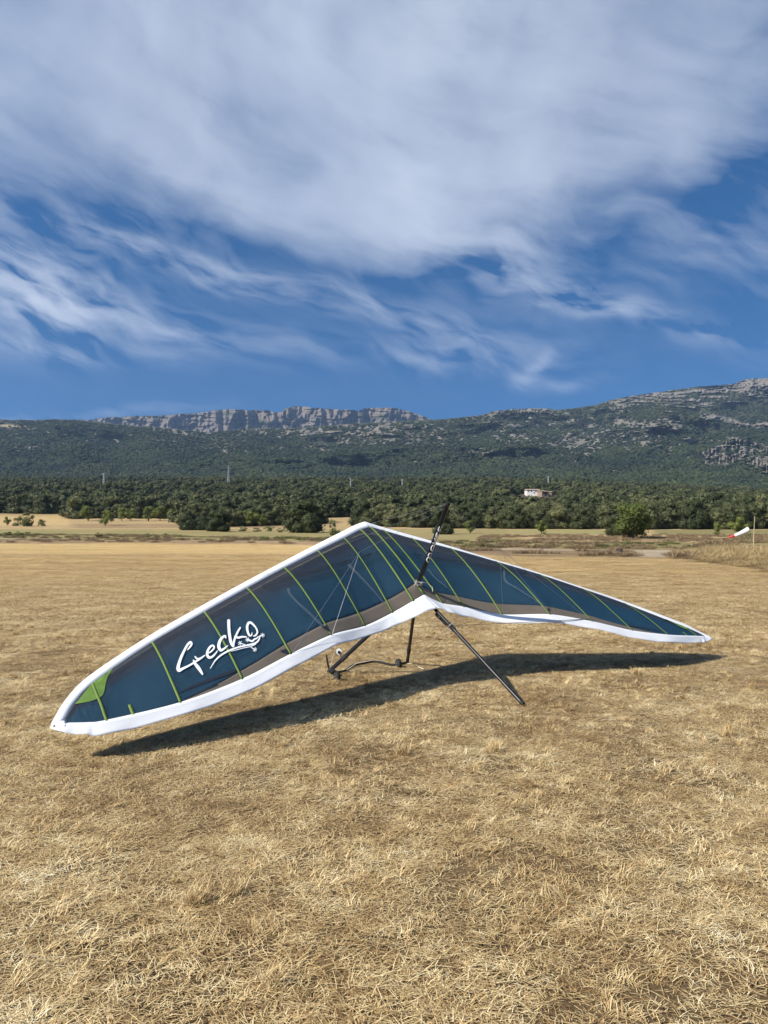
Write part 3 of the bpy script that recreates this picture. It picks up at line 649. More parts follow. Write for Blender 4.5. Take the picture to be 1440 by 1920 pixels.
m_ = (((p[:, 1] > tk+3.0) & (p[:, 1] < tk+17)) & (nn > .40)) | ((p[:, 1] > tk+15) & (px_ > 900) & (p[:, 1] < 150) & (nn > .47)) | ((p[:, 1] > e+1.0) & (p[:, 1] < tk-3.0) & (nn > .52) & ~((px_ > 1185) & (px_ < 1262)))
p2 = p[m_]; sc_field('verge_grass', p2, brown_src, .6, 1.2, 'rough brown dry grass along the bank beyond the track', hmul=rg.uniform(.4, 1.0, len(p2)))
weed_src = [source('weed_%d' % i, blades(br, 220, 1.0, .2, .5, .03, 1.0, M_weed, 'weed', curl=.6)) for i in range(3)]
p = field_pts(76, 168, lambda y: 1.3, rg, .6); tk = tracky(p[:, 0]); px_ = pxof(p[:, 0], p[:, 1]); nn = fbm(p[:, 0]*.08, p[:, 1]*.25, 67, 3)
m_ = (p[:, 1] > tk+4) & ((px_ < 960) & (nn > .57) | (nn > .64)) & (p[:, 1] < tk+30)
p2 = p[m_]; sc_field('green_weeds', p2, weed_src, .6, 1.3, 'patchy green weeds in the strips beyond the track', hmul=rg.uniform(.4, 1.1, len(p2)))

# ------------------------------------------------------------------ the hang glider
KEEL = dict(yaw=0.61673, xt=1.47064, yt=8.19081, th=0.5647667278, groll=0.00569)
cy, sy = math.cos(KEEL['yaw']), math.sin(KEEL['yaw']); th = KEEL['th']
U = Vector((cy, sy, 0)); V0 = Vector((-sy, cy, 0)); V = V0*math.cos(th)+Vector((0, 0, math.sin(th))); Wv = Vector((0, 0, math.cos(th)))-V0*math.sin(th)
g_ = KEEL['groll']; U, Wv = U*math.cos(g_)+Wv*math.sin(g_), Wv*math.cos(g_)-U*math.sin(g_)
T0 = Vector((KEEL['xt'], KEEL['yt'], 0.012))
def G(u, v, w_): return T0 + U*u + V*v + Wv*w_
GM = Matrix(((U.x, V.x, Wv.x, T0.x), (U.y, V.y, Wv.y, T0.y), (U.z, V.z, Wv.z, T0.z), (0, 0, 0, 1))); GI = GM.inverted()
glider = empty('hang_glider', T0, 0, 'parked dark blue hang glider with white edges resting on its control bar and keel end', 'hang glider')
glider.matrix_world = GM     # children are modelled in the glider's own axes: u to its right wing, v to its nose, w up
LEo = {-1: [(-0.182, 3.569, 0.052), (-0.549, 3.368, 0.043), (-1.094, 3.074, 0.027), (-1.712, 2.729, 0.01), (-2.303, 2.402, -0.016), (-2.902, 2.059, -0.04), (-3.511, 1.727, -0.1), (-4.149, 1.277, -0.117)], 1: [(0.196, 3.569, 0.046), (0.571, 3.364, 0.038), (1.074, 3.08, 0.033), (1.667, 2.734, 0.016), (2.281, 2.409, -0.004), (2.895, 2.057, -0.04), (3.553, 1.725, -0.096), (4.331, 1.126, -0.117)]}
LEi = {-1: [(-0.191, 3.398, 0.084), (-0.559, 3.198, 0.075), (-1.084, 2.928, 0.059), (-1.694, 2.603, 0.042), (-2.295, 2.273, 0.016), (-2.899, 1.928, -0.008), (-3.521, 1.592, -0.068), (-4.162, 1.136, -0.085)], 1: [(0.191, 3.394, 0.078), (0.56, 3.196, 0.07), (1.084, 2.932, 0.065), (1.695, 2.607, 0.048), (2.295, 2.281, 0.028), (2.899, 1.929, -0.008), (3.521, 1.595, -0.064), (4.219, 0.999, -0.085)]}
TEi = {-1: [(-0.226, 1.879, -0.01), (-0.56, 1.791, -0.097), (-1.071, 1.593, -0.097), (-1.68, 1.351, 0.024), (-2.274, 1.114, 0.029), (-2.88, 0.878, -0.004), (-3.518, 0.711, -0.031), (-4.148, 0.664, -0.075)], 1: [(0.225, 1.848, -0.049), (0.56, 1.795, -0.092), (1.07, 1.592, -0.097), (1.68, 1.358, 0.032), (2.274, 1.127, 0.044), (2.88, 0.896, 0.016), (3.52, 0.741, 0.001), (4.25, 0.722, -0.075)]}
TEo = {-1: [(-0.206, 1.646, 0.01), (-0.578, 1.608, -0.119), (-1.096, 1.45, -0.119), (-1.695, 1.21, 0.002), (-2.275, 0.966, 0.007), (-2.885, 0.735, -0.026), (-3.545, 0.586, -0.053), (-4.163, 0.539, -0.097)], 1: [(0.251, 1.609, -0.029), (0.54, 1.613, -0.114), (1.03, 1.448, -0.119), (1.65, 1.218, 0.01), (2.265, 0.981, 0.022), (2.857, 0.754, -0.006), (3.418, 0.618, -0.021), (4.156, 0.616, -0.097)]}
ROOT = [(0, 3.615, .085), (0, 3.458, .092), (0, 1.973, .0), (0, 1.68, .02)]
TIPC = {-1: [[(-4.386, 1.03, -0.125), (-4.337, 0.955, -0.112), (-4.29, 0.683, -0.09), (-4.317, 0.573, -0.105)], [(-4.541, 0.789, -0.13), (-4.448, 0.779, -0.122), (-4.441, 0.731, -0.11), (-4.486, 0.647, -0.12)]], 1: [[(4.538, 0.871, -0.125), (4.463, 0.819, -0.112), (4.376, 0.725, -0.09), (4.299, 0.617, -0.105)], [(4.634, 0.758, -0.13), (4.518, 0.752, -0.122), (4.484, 0.72, -0.11), (4.489, 0.65, -0.12)]]}
TIP = {-1: (-4.564, 0.722, -0.13), 1: (4.632, 0.684, -0.13)}
TB = [.84, .86, .86, .85, .855, .87, .905, .985, .995, .995, .995]     # where the blue lower panel ends, as a share of the chord
NSUB = 10; NCH = 26
def catmull(p, n):      # monotone-ish interpolation through stations
    p = np.array(p, float); k = len(p); out = []
    for i in range(k-1):
        p0 = p[max(i-1, 0)]; p1 = p[i]; p2 = p[i+1]; p3 = p[min(i+2, k-1)]
        d1 = (p2-p0)*.5 if i > 0 else (p2-p1); d2 = (p3-p1)*.5 if i < k-2 else (p2-p1)
        for j in range(n+(i == k-2)):
            t = j/n; h1 = 2*t**3-3*t*t+1; h2 = -2*t**3+3*t*t; h3 = t**3-2*t*t+t; h4 = t**3-t*t
            out.append(p1*h1+p2*h2+d1*h3*.9+d2*h4*.9)
    return np.array(out)
def camber(t): return (np.clip(t, 0, 1)**.8*(1-np.clip(t, 0, 1))**1.15)/.4307
class Wing: pass
def make_wing(s):
    w_ = Wing(); rows = []
    for A, k in ((LEo, 0), (LEi, 1), (TEi, 2), (TEo, 3)):
        rows.append([ROOT[k]]+list(A[s])+[TIPC[s][0][k], TIPC[s][1][k]])
    w_.c = [catmull(r_, NSUB) for r_ in rows]       # four long curves: outer leading edge, inner, inner trailing edge, outer
    w_.n = len(w_.c[0]); w_.s = s
    st = np.arange(w_.n)/NSUB; w_.st = st
    w_.cam = np.interp(st, [0, 1, 2, 5, 7, 8, 9, 10], [.050, .052, .060, .060, .05, .035, .02, .0])
    w_.tb = np.interp(st, range(11), TB)
    return w_
def chordpt(w_, i, t, lift=0.0):
    a = w_.c[1][i]; b = w_.c[2][i]; ch = np.linalg.norm(a-b); p = a+(b-a)*t
    frac = w_.st[i] % 1.0
    sag = -math.sin(math.pi*frac)*.010*math.sin(math.pi*min(max(t, 0), 1))*(1 if w_.st[i] < 8 else .2)
    wr = (float(vnoise(np.array(w_.st[i]*7.3+3), np.array(t*3.1+w_.s), 5))-.5)*.010*math.sin(math.pi*min(max(t, 0), 1))
    return p + np.array([0, 0, w_.cam[i]*ch*float(camber(t))+sag+wr+lift])
wings = {s: make_wing(s) for s in (-1, 1)}

def sail_mat(name, c_lo, c_hi, alpha, rough=.46, grey=None, hexs=0):
    m_, t = material(name, rough, .5)
    uv = t.new('ShaderNodeAttribute', attribute_name='chart').outputs['Vector']; p = t.new('ShaderNodeTexCoord').outputs['Object']
    n = t.noise(p, 2.2, 5, .6); n2 = t.noise(t.vm('MULTIPLY', p, (1, .25, 1)), 9, 5, .7)
    c = t.mix(t.rng(n, .3, .7), c_lo, c_hi); c = t.mix(t.rng(n2, .50, .85, 0, .18), c, (.10, .13, .17))
    weave = t.new('ShaderNodeTexVoronoi'); weave.feature = 'DISTANCE_TO_EDGE'; weave.inputs['Scale'].default_value = 95; t.l.new(p, weave.inputs['Vector'])
    line = t.rng(weave.outputs['Distance'], .03, .10, 1, 0)
    c = t.mix(t.m('MULTIPLY', line, .35), c, tuple(q*.5 for q in c_lo))
    if grey:
        _, tt, _ = t.sep(uv)
        c = t.mix(t.rng(t.m('ADD', tt, t.rng(n, .3, .7, -.05, .05)), .18, .42, 1, 0, True), c, grey)
    t.put(t.b.inputs['Base Color'], c)
    bump(t, t.m('ADD', t.m('MULTIPLY', line, .3), t.m('ADD', t.noise(t.vm('MULTIPLY', p, (1.6, .5, 1)), 5, 4, .55), t.m('MULTIPLY', n2, .08))), .7, .009)
    if alpha < 1:
        tr = t.new('ShaderNodeBsdfTransparent'); tr.inputs[0].default_value = (.82, .86, .90, 1); mx = t.new('ShaderNodeMixShader')
        mx.inputs[0].default_value = alpha; t.l.new(tr.outputs[0], mx.inputs[1]); t.l.new(t.b.outputs[0], mx.inputs[2]); t.l.new(mx.outputs[0], t.o.inputs[0])
    return m_
M_upper = sail_mat('smoky_sail_film', (.010, .050, .084), (.016, .068, .112), .44, .42, (.028, .036, .050))
M_lower = sail_mat('blue_sail_cloth', (.018, .145, .265), (.028, .20, .345), 1, .5)
M_taupe = sail_mat('taupe_sail_mesh', (.125, .103, .078), (.18, .15, .115), .80, .5)
def white_mat():
    m_, t = material('white_sailcloth', .55, .35); p = t.new('ShaderNodeTexCoord').outputs['Object']
    uv = t.new('ShaderNodeAttribute', attribute_name='chart').outputs['Vector']
    n = t.noise(p, 3, 5, .6); _, tt, _ = t.sep(uv)
    ws = t.new('ShaderNodeTexWave'); ws.bands_direction = 'Y'; ws.inputs['Scale'].default_value = 3.0; ws.inputs['Distortion'].default_value = .6; t.l.new(uv, ws.inputs['Vector'])
    t.put(t.b.inputs['Base Color'], t.mix(t.rng(n, .3, .7), (.80, .82, .84), (.88, .89, .90)))
    bump(t, t.m('ADD', t.m('MULTIPLY', ws.outputs['Fac'], .35), t.noise(t.vm('MULTIPLY', p, (1, 1, 1)), 14, 4, .6)), .45, .006)
    tr = t.new('ShaderNodeBsdfTranslucent'); tr.inputs[0].default_value = (.7, .7, .68, 1); mx = t.new('ShaderNodeMixShader'); mx.inputs[0].default_value = .12
    t.l.new(t.b.outputs[0], mx.inputs[1]); t.l.new(tr.outputs[0], mx.inputs[2]); t.l.new(mx.outputs[0], t.o.inputs[0]); return m_
M_white = white_mat()
def green_mat():
    m_, t = material('lime_batten_tape', .6, .3); uv = t.new('ShaderNodeAttribute', attribute_name='chart').outputs['Vector']
    ck = t.new('ShaderNodeTexWave', wave_type='BANDS', bands_direction='DIAGONAL'); ck.inputs['Scale'].default_value = 14; ck.inputs['Distortion'].default_value = 1.5; t.l.new(uv, ck.inputs['Vector'])
    t.put(t.b.inputs['Base Color'], t.mix(t.rng(ck.outputs['Fac'], .35, .65), (.07, .12, .016), (.17, .25, .045))); return m_
M_green = green_mat()
M_patch = simple('lime_tip_cloth', (.105, .19, .032), .5, .18, 12)
M_black = simple('black_anodised_tube', (.007, .007, .008), .32, .2, 6, 0.0, .35)
M_rubber = simple('black_rubber', (.009, .009, .009), .7, .2, 20)
M_wire = simple('steel_wire', (.42, .43, .45), .35, .1, 5, .8)
M_print = simple('white_print', (.80, .82, .84), .6, .03, 5)
M_alu = simple('bare_aluminium', (.6, .6, .6), .3, .1, 5, .9)
M_cord = simple('pale_cord', (.62, .58, .48), .8, .1, 30)
M_navy = simple('navy_reinforcement', (.012, .016, .026), .6, .2, 10)
M_strap = simple('pale_inner_strap', (.045, .075, .10), .6, .2, 10)

def sheet(name, rows, mat, chart=None, parent=glider, solid=.0015, smooth=True):
    rows = np.array(rows, float); nr, nc = rows.shape[:2]
    if chart is None: chart = np.stack(np.meshgrid(np.arange(nr)/10., np.arange(nc)/10., indexing='ij')+[np.zeros((nr, nc))], -1)
    me = mesh_from(name, rows, grid_faces(nr, nc), [mat], smooth, attrs={'chart': ('FLOAT_VECTOR', np.array(chart, float))})
    o = obj(name, me, parent)
    if solid: md = o.modifiers.new('thickness', 'SOLIDIFY'); md.thickness = solid; md.offset = 0
    return o
uppers = {}; all_bvh_v = []; all_bvh_f = []
for s, wg in wings.items():
    # white leading edge pocket, rolled round the leading edge tube
    rows = []; ch = []
    for i in range(wg.n):
        o = wg.c[0][i]; q = wg.c[1][i]; up = np.array([0, 0, 1.]); th_ = min(1.0, (10.4-wg.st[i])/3.0)
        back = (wg.c[2][i]-q); back = back/max(1e-6, np.linalg.norm(back)); w0 = np.linalg.norm(o-q)
        mid = (o+q)/2 + up*.010*th_; m2_ = o*.80+q*.20+up*.012*th_
        lo1 = o - up*.010*th_ + back*.003; lo2 = o - up*.040*th_ + back*.035*th_; lo3 = o*.2+q*.8 - up*.10*th_ 
        rows.append([lo3, lo2, lo1, o, m2_, mid, q]); ch.append([(wg.st[i], k*.4, 0) for k in range(7)])
    rows[-1] = [np.array(TIP[s])*.3+r_*.7 for r_ in rows[-1]]
    sheet('leading_edge_pocket', rows, M_white, ch)
    # smoky upper sail up to the panel joint, then taupe rear strip
    for nm, f0, f1, mat in (('upper_sail', 0, 1, M_upper), ('rear_sail_strip', 1, 2, M_taupe)):
        rows = []; ch = []
        for i in range(wg.n):
            tb = wg.tb[i]; ts = np.linspace(0, tb, NCH+1) if f0 == 0 else np.linspace(tb, 1.0, 6)
            rows.append([chordpt(wg, i, t) for t in ts]); ch.append([(wg.st[i]*.5, t, 0) for t in ts])
        o = sheet(nm, rows, mat, ch)
        off = len(all_bvh_v); rr = np.array(rows).reshape(-1, 3); all_bvh_v += [Vector(q) for q in rr]; all_bvh_f += [tuple(int(z)+off for z in q) for q in grid_faces(len(rows), len(rows[0]))]
    # blue lower sail
    rows = []; ch = []
    for i in range(wg.n):
        tb = wg.tb[i]; q = wg.c[1][i]; o = wg.c[0][i]; thk = np.interp(wg.st[i], [0, 5, 7, 8, 10], [.11, .10, .07, .04, .02])
        r_ = []
        for k, t in enumerate(np.linspace(-.02, tb-.004, 20)):
            tt = max(t, 0); top = chordpt(wg, i, tt); dz = thk*min(1, max(0, (1-tt/tb)))**.6*(.9+.3*math.sin(math.pi*tt)) + .003
            a = wg.c[1][i]*(1-tt)+wg.c[2][i]*tt
            lowz = min(top[2]-dz, max(a[2]-dz*.55, top[2]-dz*2.2)); r_.append(np.array([top[0], top[1], lowz if t < tb*.93 else top[2]-.008]))
        rows.append(r_); ch.append([(wg.st[i]*.5, k/20., 0) for k in range(20)])
    sheet('lower_sail', rows, M_lower, ch)
    # white trailing edge band with a slight flutter
    rows = []; ch = []
    for i in range(wg.n):
        a = chordpt(wg, i, 1.0); b = wg.c[3][i]; f_ = wg.st[i]; r_ = []
        if i == wg.n-1: b = np.array(TIP[s])
        for k in range(7):
            t = k/6; wv = .005*math.sin(f_*2*math.pi*1.0+1.2)*t + (float(vnoise(np.array(f_*5+s*9), np.array(t*1.5), 8))-.5)*.012*t*(1 if f_ < 8 else .25)
            r_.append(a+(b-a)*(t*1.0)+np.array([0, 0, wv+.002]))
        r_[0] = r_[0]+(a-b)*.06+np.array([0, 0, .003])
        rows.append(r_); ch.append([(f_, k*.5, 0) for k in range(7)])
    sheet('trailing_edge_band', rows, M_white, ch)
    # tip cap strip closing the white border round the tip
    c0 = [wg.c[0][-1], np.array(TIP[s]), wg.c[3][-1]]; c1 = [wg.c[1][-1], (wg.c[1][-1]+wg.c[2][-1])/2, wg.c[2][-1]]
    rows = [[np.array(a)*(1-t)+np.array(b)*t+np.array([0, 0, .0035]) for t in np.linspace(0, 1, 5)] for a, b in zip(c0, c1)]
    sheet('tip_cap', rows, M_white)
bvh = BVHTree.FromPolygons(all_bvh_v, all_bvh_f)
# batten pockets
def batten(wg, st, t0, t1, wd=.030, name='batten_pocket', mat=M_green, lift=.005):
    i = min(int(round(st*NSUB)), wg.n-1); rows = []; ch = []
    for k, t in enumerate(np.linspace(t0, t1, 30)):
        p = chordpt(wg, i, t, lift); j = max(i-1, 0); k2 = min(i+1, wg.n-1); d_ = chordpt(wg, k2, t)-chordpt(wg, j, t)
        if i == 0: d_ = np.array([1., 0, 0])
        d_ = d_/np.linalg.norm(d_); rows.append([p-d_*wd/2, p+np.array([0, 0, .0015]), p+d_*wd/2]); ch.append([(k*.03*4, q*.12, 0) for q in range(3)])
    return sheet(name, rows, mat, ch, solid=.002)
for s, wg in wings.items():
    for k in range(1, 9): batten(wg, k, .0 if k < 8 else -.0, .998, .026 if k > 1 else .032)
    batten(wg, 7.55 if s < 0 else 7.55, .80, .995, .03)
batten(wings[1], 0, 0.0, .985, .036)

# prints and patches laid on the sail where the photo shows them
CAMG = GI @ Vector((0, 0, CAM_H))
def onsail(px, py, lift=.004, tree_=None):
    s_, e = slope(px, py); d_ = Vector((float(s_), 1.0, float(e))); dg = (GI.to_3x3() @ d_).normalized()
    hit = (tree_ or bvh).ray_cast(CAMG, dg)
    if hit[0] is None:
        near = (tree_ or bvh).find_nearest(CAMG+dg*((GI @ at(px, py, 7))-CAMG).length); p_, n_ = near[0], near[1]
    else: p_, n_ = hit[0], hit[1]
    if n_.dot(CAMG-p_) < 0: n_ = -n_
    return p_ + n_*lift
def stroke(mb, pts, closed=False, sub=6, tree_=None, lift=.013):
    """pts: (px, py, width px) of a brush stroke"""
    q = catmull(pts, sub); n_ = len(q); left = []; right = []
    for i in range(n_):
        a = q[max(i-1, 0)]; b = q[min(i+1, n_-1)]; d_ = (b-a)[:2]; L_ = max(np.hypot(*d_), 1e-6); nn_ = np.array([-d_[1], d_[0]])/L_
        left.append(onsail(*(q[i][:2]+nn_*q[i][2]/2), lift, tree_)); right.append(onsail(*(q[i][:2]-nn_*q[i][2]/2), lift, tree_))
    f = [(i, i+1, n_+i+1, n_+i) for i in range(n_-1)]; mb.add(left+right, f)
    for e_ in (0, n_-1):      # round ends
        c_ = q[e_]; ring = [onsail(c_[0]+c_[2]/2*math.cos(a), c_[1]+c_[2]/2*math.sin(a), lift, tree_) for a in [k*math.pi/4 for k in range(8)]]; mb.add(ring, [tuple(range(8))])
Z2 = lambda l, k=1.0: [(300+x/4, 1100+y/4, wd*k/4) for x, y, wd in l]
mb = MB()
stroke(mb, Z2([(205, 482, 6), (222, 462, 12), (236, 440, 14), (228, 424, 16), (208, 440, 16), (185, 478, 17), (160, 530, 19), (142, 580, 22), (134, 620, 26), (142, 636, 24), (170, 622, 18), (215, 600, 14), (262, 572, 14), (300, 548, 14), (334, 523, 8)]))
stroke(mb, Z2([(262, 532, 10), (276, 548, 12), (300, 544, 9), (332, 524, 6)]))
stroke(mb, Z2([(250, 560, 10), (262, 585, 20), (283, 612, 25), (300, 636, 22), (316, 663, 14)]))
stroke(mb, Z2([(352, 507, 9), (378, 497, 10), (404, 468, 12), (398, 449, 13), (378, 456, 15), (356, 488, 17), (352, 520, 20), (368, 540, 19), (394, 530, 14), (420, 502, 9), (430, 488, 5)]))
stroke(mb, Z2([(490, 392, 10), (486, 378, 16), (466, 388, 18), (446, 420, 21), (440, 458, 23), (454, 484, 20), (480, 472, 13), (505, 450, 8)]))
stroke(mb, Z2([(513, 262, 22), (514, 310, 22), (518, 360, 22), (526, 410, 22), (536, 440, 20), (546, 455, 16)]))
stroke(mb, Z2([(548, 455, 14), (552, 420, 16), (566, 378, 15), (584, 340, 14), (600, 315, 12)])); stroke(mb, Z2([(560, 382, 12), (585, 390, 16), (612, 384, 14), (645, 384, 9)]))
stroke(mb, Z2([(688, 352, 5), (684, 372, 10), (668, 372, 14), (655, 340, 16), (652, 305, 18), (662, 280, 18), (680, 278, 17), (705, 300, 13), (722, 325, 12), (728, 350, 12), (715, 372, 12), (700, 378, 8)]))
stroke(mb, Z2([(652, 402, 8), (664, 408, 13), (690, 416, 12), (705, 402, 12), (722, 395, 10), (736, 380, 6)]))
stroke(mb, Z2([(762, 374, 5), (746, 378, 8), (742, 398, 11), (728, 420, 13), (700, 436, 14), (650, 447, 12), (590, 460, 12), (520, 485, 13), (455, 522, 12), (410, 565, 9), (375, 620, 5)]))
stroke(mb, Z2([(716, 440, 4), (680, 455, 5), (620, 468, 5), (570, 482, 5), (530, 492, 4)]))
for cx_, cy_, fr in ((600, 432, (640, 444)), (766, 372, (744, 385)), (708, 478, (680, 462)), (655, 405, (670, 410))):
    stroke(mb, Z2([(fr[0], fr[1], 5), ((fr[0]+cx_)/2, (fr[1]+cy_)/2, 6), (cx_, cy_, 7)]), sub=3)
    for a in (-2.4, -1.2, 0, 1.2, 2.4):
        b = math.atan2(cy_-fr[1], cx_-fr[0])+a*.75; stroke(mb, Z2([(cx_, cy_, 5), (cx_+9*math.cos(b), cy_+9*math.sin(b), 4), (cx_+16*math.cos(b), cy_+16*math.sin(b), 5)]), sub=2)
mb.build('gecko_lettering', M_print, glider, False)
# lime patch at the tip (same shape mirrored on the other wing)
def patch(name, A, B, mat, n1=14, n2_=7, lift=.006, mirror=False):
    A = catmull([(x, y, 0) for x, y in A], 5); B = catmull([(x, y, 0) for x, y in B], 5)
    ia = np.linspace(0, len(A)-1, n1); ib = np.linspace(0, len(B)-1, n1); rows = []
    for a, b in zip(ia, ib):
        pa = A[int(round(a))]; pb = B[int(round(b))]; rows.append([onsail(*(pa*(1-t)+pb*t)[:2], lift) for t in np.linspace(0, 1, n2_)])
    sheet(name, [[tuple(q) for q in r_] for r_ in rows], mat, solid=0)
    if mirror:
        rr = []
        for r_ in rows:
            l_ = []
            for q in r_:
                h_ = bvh.ray_cast(Vector((-q.x, q.y-.02, 1.0)), Vector((0, 0, -1)))
                l_.append(tuple((h_[0]+Vector((0, 0, lift))) if h_[0] else Vector((-q.x, q.y-.02, q.z-.1))))
            rr.append(l_)
        sheet(name, rr, mat, solid=0)
Z1 = lambda l: [(60+x/4, 1120+y/4) for x, y in l]
patch('tip_patch', Z1([(612, 532), (560, 568), (500, 608), (445, 655), (395, 715), (345, 780), (322, 802)]), Z1([(606, 540), (568, 600), (550, 660), (540, 715), (515, 752), (440, 782), (330, 803)]), M_patch, mirror=True)
# dark strips, inner straps and reinforcements seen on the cloth
def strip(name, pts, mat, lift=.005): m1 = MB(); stroke(m1, pts, sub=5, lift=lift); return m1.build(name, mat, glider, False)
strip('seam_strip', Z2([(150, 795, 10), (260, 745, 20), (400, 690, 22), (500, 655, 22), (560, 632, 18)]), M_navy)
strip('seam_strip', Z2([(215, 832, 5), (320, 785, 6), (435, 738, 5)]), M_navy)
strip('inner_strap', Z2([(962, 20, 22), (975, 60, 18), (1040, 130, 14), (1130, 215, 13), (1215, 298, 12)]), M_strap, .004)
strip('inner_strap', [(654, 1060, 5), (672, 1078, 4), (695, 1102, 3), (718, 1129, 2.5)], M_strap, .004)
strip('inner_strap', [(560, 1132, 3), (578, 1147, 3), (605, 1173, 2)], M_strap, .004)
strip('inner_strap', [(945, 1072, 4), (948, 1090, 4), (972, 1105, 2.5), (1018, 1135, 2)], M_strap, .004)
strip('inner_strap', [(803, 1068, 4), (815, 1083, 3), (838, 1102, 2)], M_strap, .004)
strip('seam_strip', [(1172, 1172, 1.5), (1205, 1177, 2), (1238, 1183, 1.5)], M_navy)
for pp in ([(524, 1222), (537, 1217), (541, 1228)], [(603, 1177), (612, 1173), (618, 1186)], [(1025, 1142), (1030, 1141), (1030, 1149)], [(1105, 1161), (1111, 1162), (1111, 1168)]):
    m1 = MB(); m1.add([onsail(x, y, .009) for x, y in pp], [(0, 1, 2)]); m1.build('corner_reinforcement', M_navy, glider, False)

# frame: keel, kingpost, downtubes, base bar, leading edge tubes, cross tubes
def part(name, pts, r, mat=M_black, n=12, flat=1.0, ref=None, parent=glider): mb_ = MB(); mb_.tube(pts, r, n, flat, ref); return mb_.build(name, mat, parent)
keel = part('keel_tube', [(0, 0, .012), (0, 1.8, -.022), (0, 3.52, -.005)], .021)
part('end_cap', [(0, -.012, .012), (0, .03, .012)], .0225, M_rubber, parent=keel)
part('glint_sleeve', [(0, 1.30, -.013), (0, 1.42, -.015)], .027, M_rubber, parent=keel)
mb = MB(); mb.tube([(0, 1.56, -.045), (0, 1.66, -.05)], .026, 10); mb.box((0, 1.52, -.045), (.02, .14, .04)); mb.build('keel_bracket', M_rubber, keel)
part('nose_plate', [(0, 3.50, .0), (0, 3.57, .01)], .035, M_rubber, parent=keel)
kp = part('kingpost', [(0, 2.165, .02), (0, 2.17, .6), (0, 2.188, 1.19)], [.031, .031, .030], M_black, 20, .9, (0, 1, 0))
part('post_cap', [(0, 2.188, 1.185), (0, 2.189, 1.225)], [.036, .034], M_rubber, 16, .75, (0, 1, 0), kp)
mb = MB(); mb.box((0, 2.16, .055), (.07, .09, .03)); mb.tube([(-.05, 2.15, .08), (.05, 2.15, .08)], .011, 8); mb.tube([(0, 2.10, .10), (0, 2.22, .06)], .010, 8); mb.build('post_foot', M_alu, kp)
me = kp.data; kb = BVHTree.FromPolygons([v_.co.copy() for v_ in me.vertices], [tuple(p_.vertices) for p_ in me.polygons])
ax0 = np.array([800.5, 1053.0]); ax1 = np.array([825.5, 988.0]); L_ = np.linalg.norm(ax1-ax0); eu = (ax1-ax0)/L_; ev = np.array([eu[1], -eu[0]])  # ev points to the upper left side of the post
LET = {'M': (0, 20, [[(0, 0), (.02, .55), (.12, .95), (.32, .9), (.40, .5), (.42, .05)], [(.42, .5), (.55, .95), (.75, .9), (.86, .5), (.92, .02)]]),
       'O': (21, 13, [[(.5, .08), (.12, .35), (.2, .85), (.6, .95), (.92, .65), (.8, .15), (.5, .08)]]),
       'Y': (35, 11, [[(.05, .98), (.25, .55), (.5, .45)], [(.95, .98), (.5, .45), (.35, .02)]]),
       'E': (47, 10, [[(.9, .1), (.3, .05), (.1, .45), (.3, .92), (.95, .95)], [(.15, .5), (.8, .52)]]),
       'S': (58, 11, [[(.05, .1), (.5, .02), (.85, .25), (.5, .5), (.2, .72), (.45, .96), (.95, .92)]])}
mb = MB()
for k, (x0, wd, sts) in LET.items():
    for st_ in sts:
        pts_ = []
        for (a, b) in st_:
            sh = (b-.5)*2.4
            q = ax0 + eu*(x0+a*wd+sh) + ev*((b-.5)*5.9-.9); pts_.append((q[0], q[1], 1.6))
        stroke(mb, pts_, sub=4, tree_=kb, lift=.0025)
mb.build('post_lettering', M_print, kp, False)
apex = (0, 2.137, -.03); corn = {-1: (-.665, 2.433, -1.527), 1: (.63, 2.433, -1.527)}
for s in (-1, 1):
    dt = part('downtube', [apex, tuple(np.array(apex)*.5+np.array(corn[s])*.5), corn[s]], .031, M_black, 16, .55, (0, 1, 0))
    a = np.array(apex); b = np.array(corn[s]); k0 = b+(a-b)*.15; k1 = b+(a-b)*.21
    part('tube_knuckle', [tuple(k0), tuple(k1)], .036, M_rubber, 14, .62, (0, 1, 0), dt)
    part('corner_bracket', [tuple(b+(a-b)*.04), tuple(b-(a-b)*.012)], .030, M_rubber, 10, .7, (0, 1, 0), dt)
    sl = bool(s < 0)
def gnd(px, py, z=.03):
    s_, e = slope(px, py); D = (z-CAM_H)/float(e); return tuple(GI @ Vector((float(s_)*D, D, z)))
bar = [corn[-1], gnd(636, 1260), gnd(650, 1256), gnd(664, 1247), gnd(702, 1240.5), gnd(728, 1245), gnd(744, 1246.5), corn[1]]
bar = [tuple(q) for q in catmull(bar, 5)]
base = part('base_bar', bar, .016, M_rubber, 10)
def wheel(px, py, tilt=0):
    c_ = Vector(gnd(px, py, .062)); ax = (U*1.0); root = MB(); ax = Vector((1, 0, 0)); e1 = Vector((0, 1, 0)); e2 = Vector((0, 0, 1)); prof = [(.020, -.018), (.046, -.022), (.060, -.014), (.063, 0), (.060, .014), (.046, .022), (.020, .018)]
    v = []; n_ = 28
    for (r_, x_) in prof:
        for k in range(n_): a = 2*math.pi*k/n_; v.append(c_+ax*x_+e1*r_*math.cos(a)+e2*r_*math.sin(a))
    m_ = len(prof); f = [(i*n_+k, i*n_+(k+1) % n_, ((i+1) % m_)*n_+(k+1) % n_, ((i+1) % m_)*n_+k) for i in range(m_) for k in range(n_)]
    root.add(v, f); wh = root.build('wheel', M_rubber, base)
    m3 = MB()
    for k in range(8):
        a = 2*math.pi*k/8; p_ = c_+e1*.034*math.cos(a)+e2*.034*math.sin(a); m3.tube([p_-ax*.0235, p_+ax*.0235], .0075, 8)
    m3.tube([c_-ax*.03, c_+ax*.03], .014, 10); m3.build('hub_insert', simple('wheel_hub_grey', (.10, .10, .10), .5), wh)
    return wh
wheel(747, 1243.5); wheel(632, 1268)
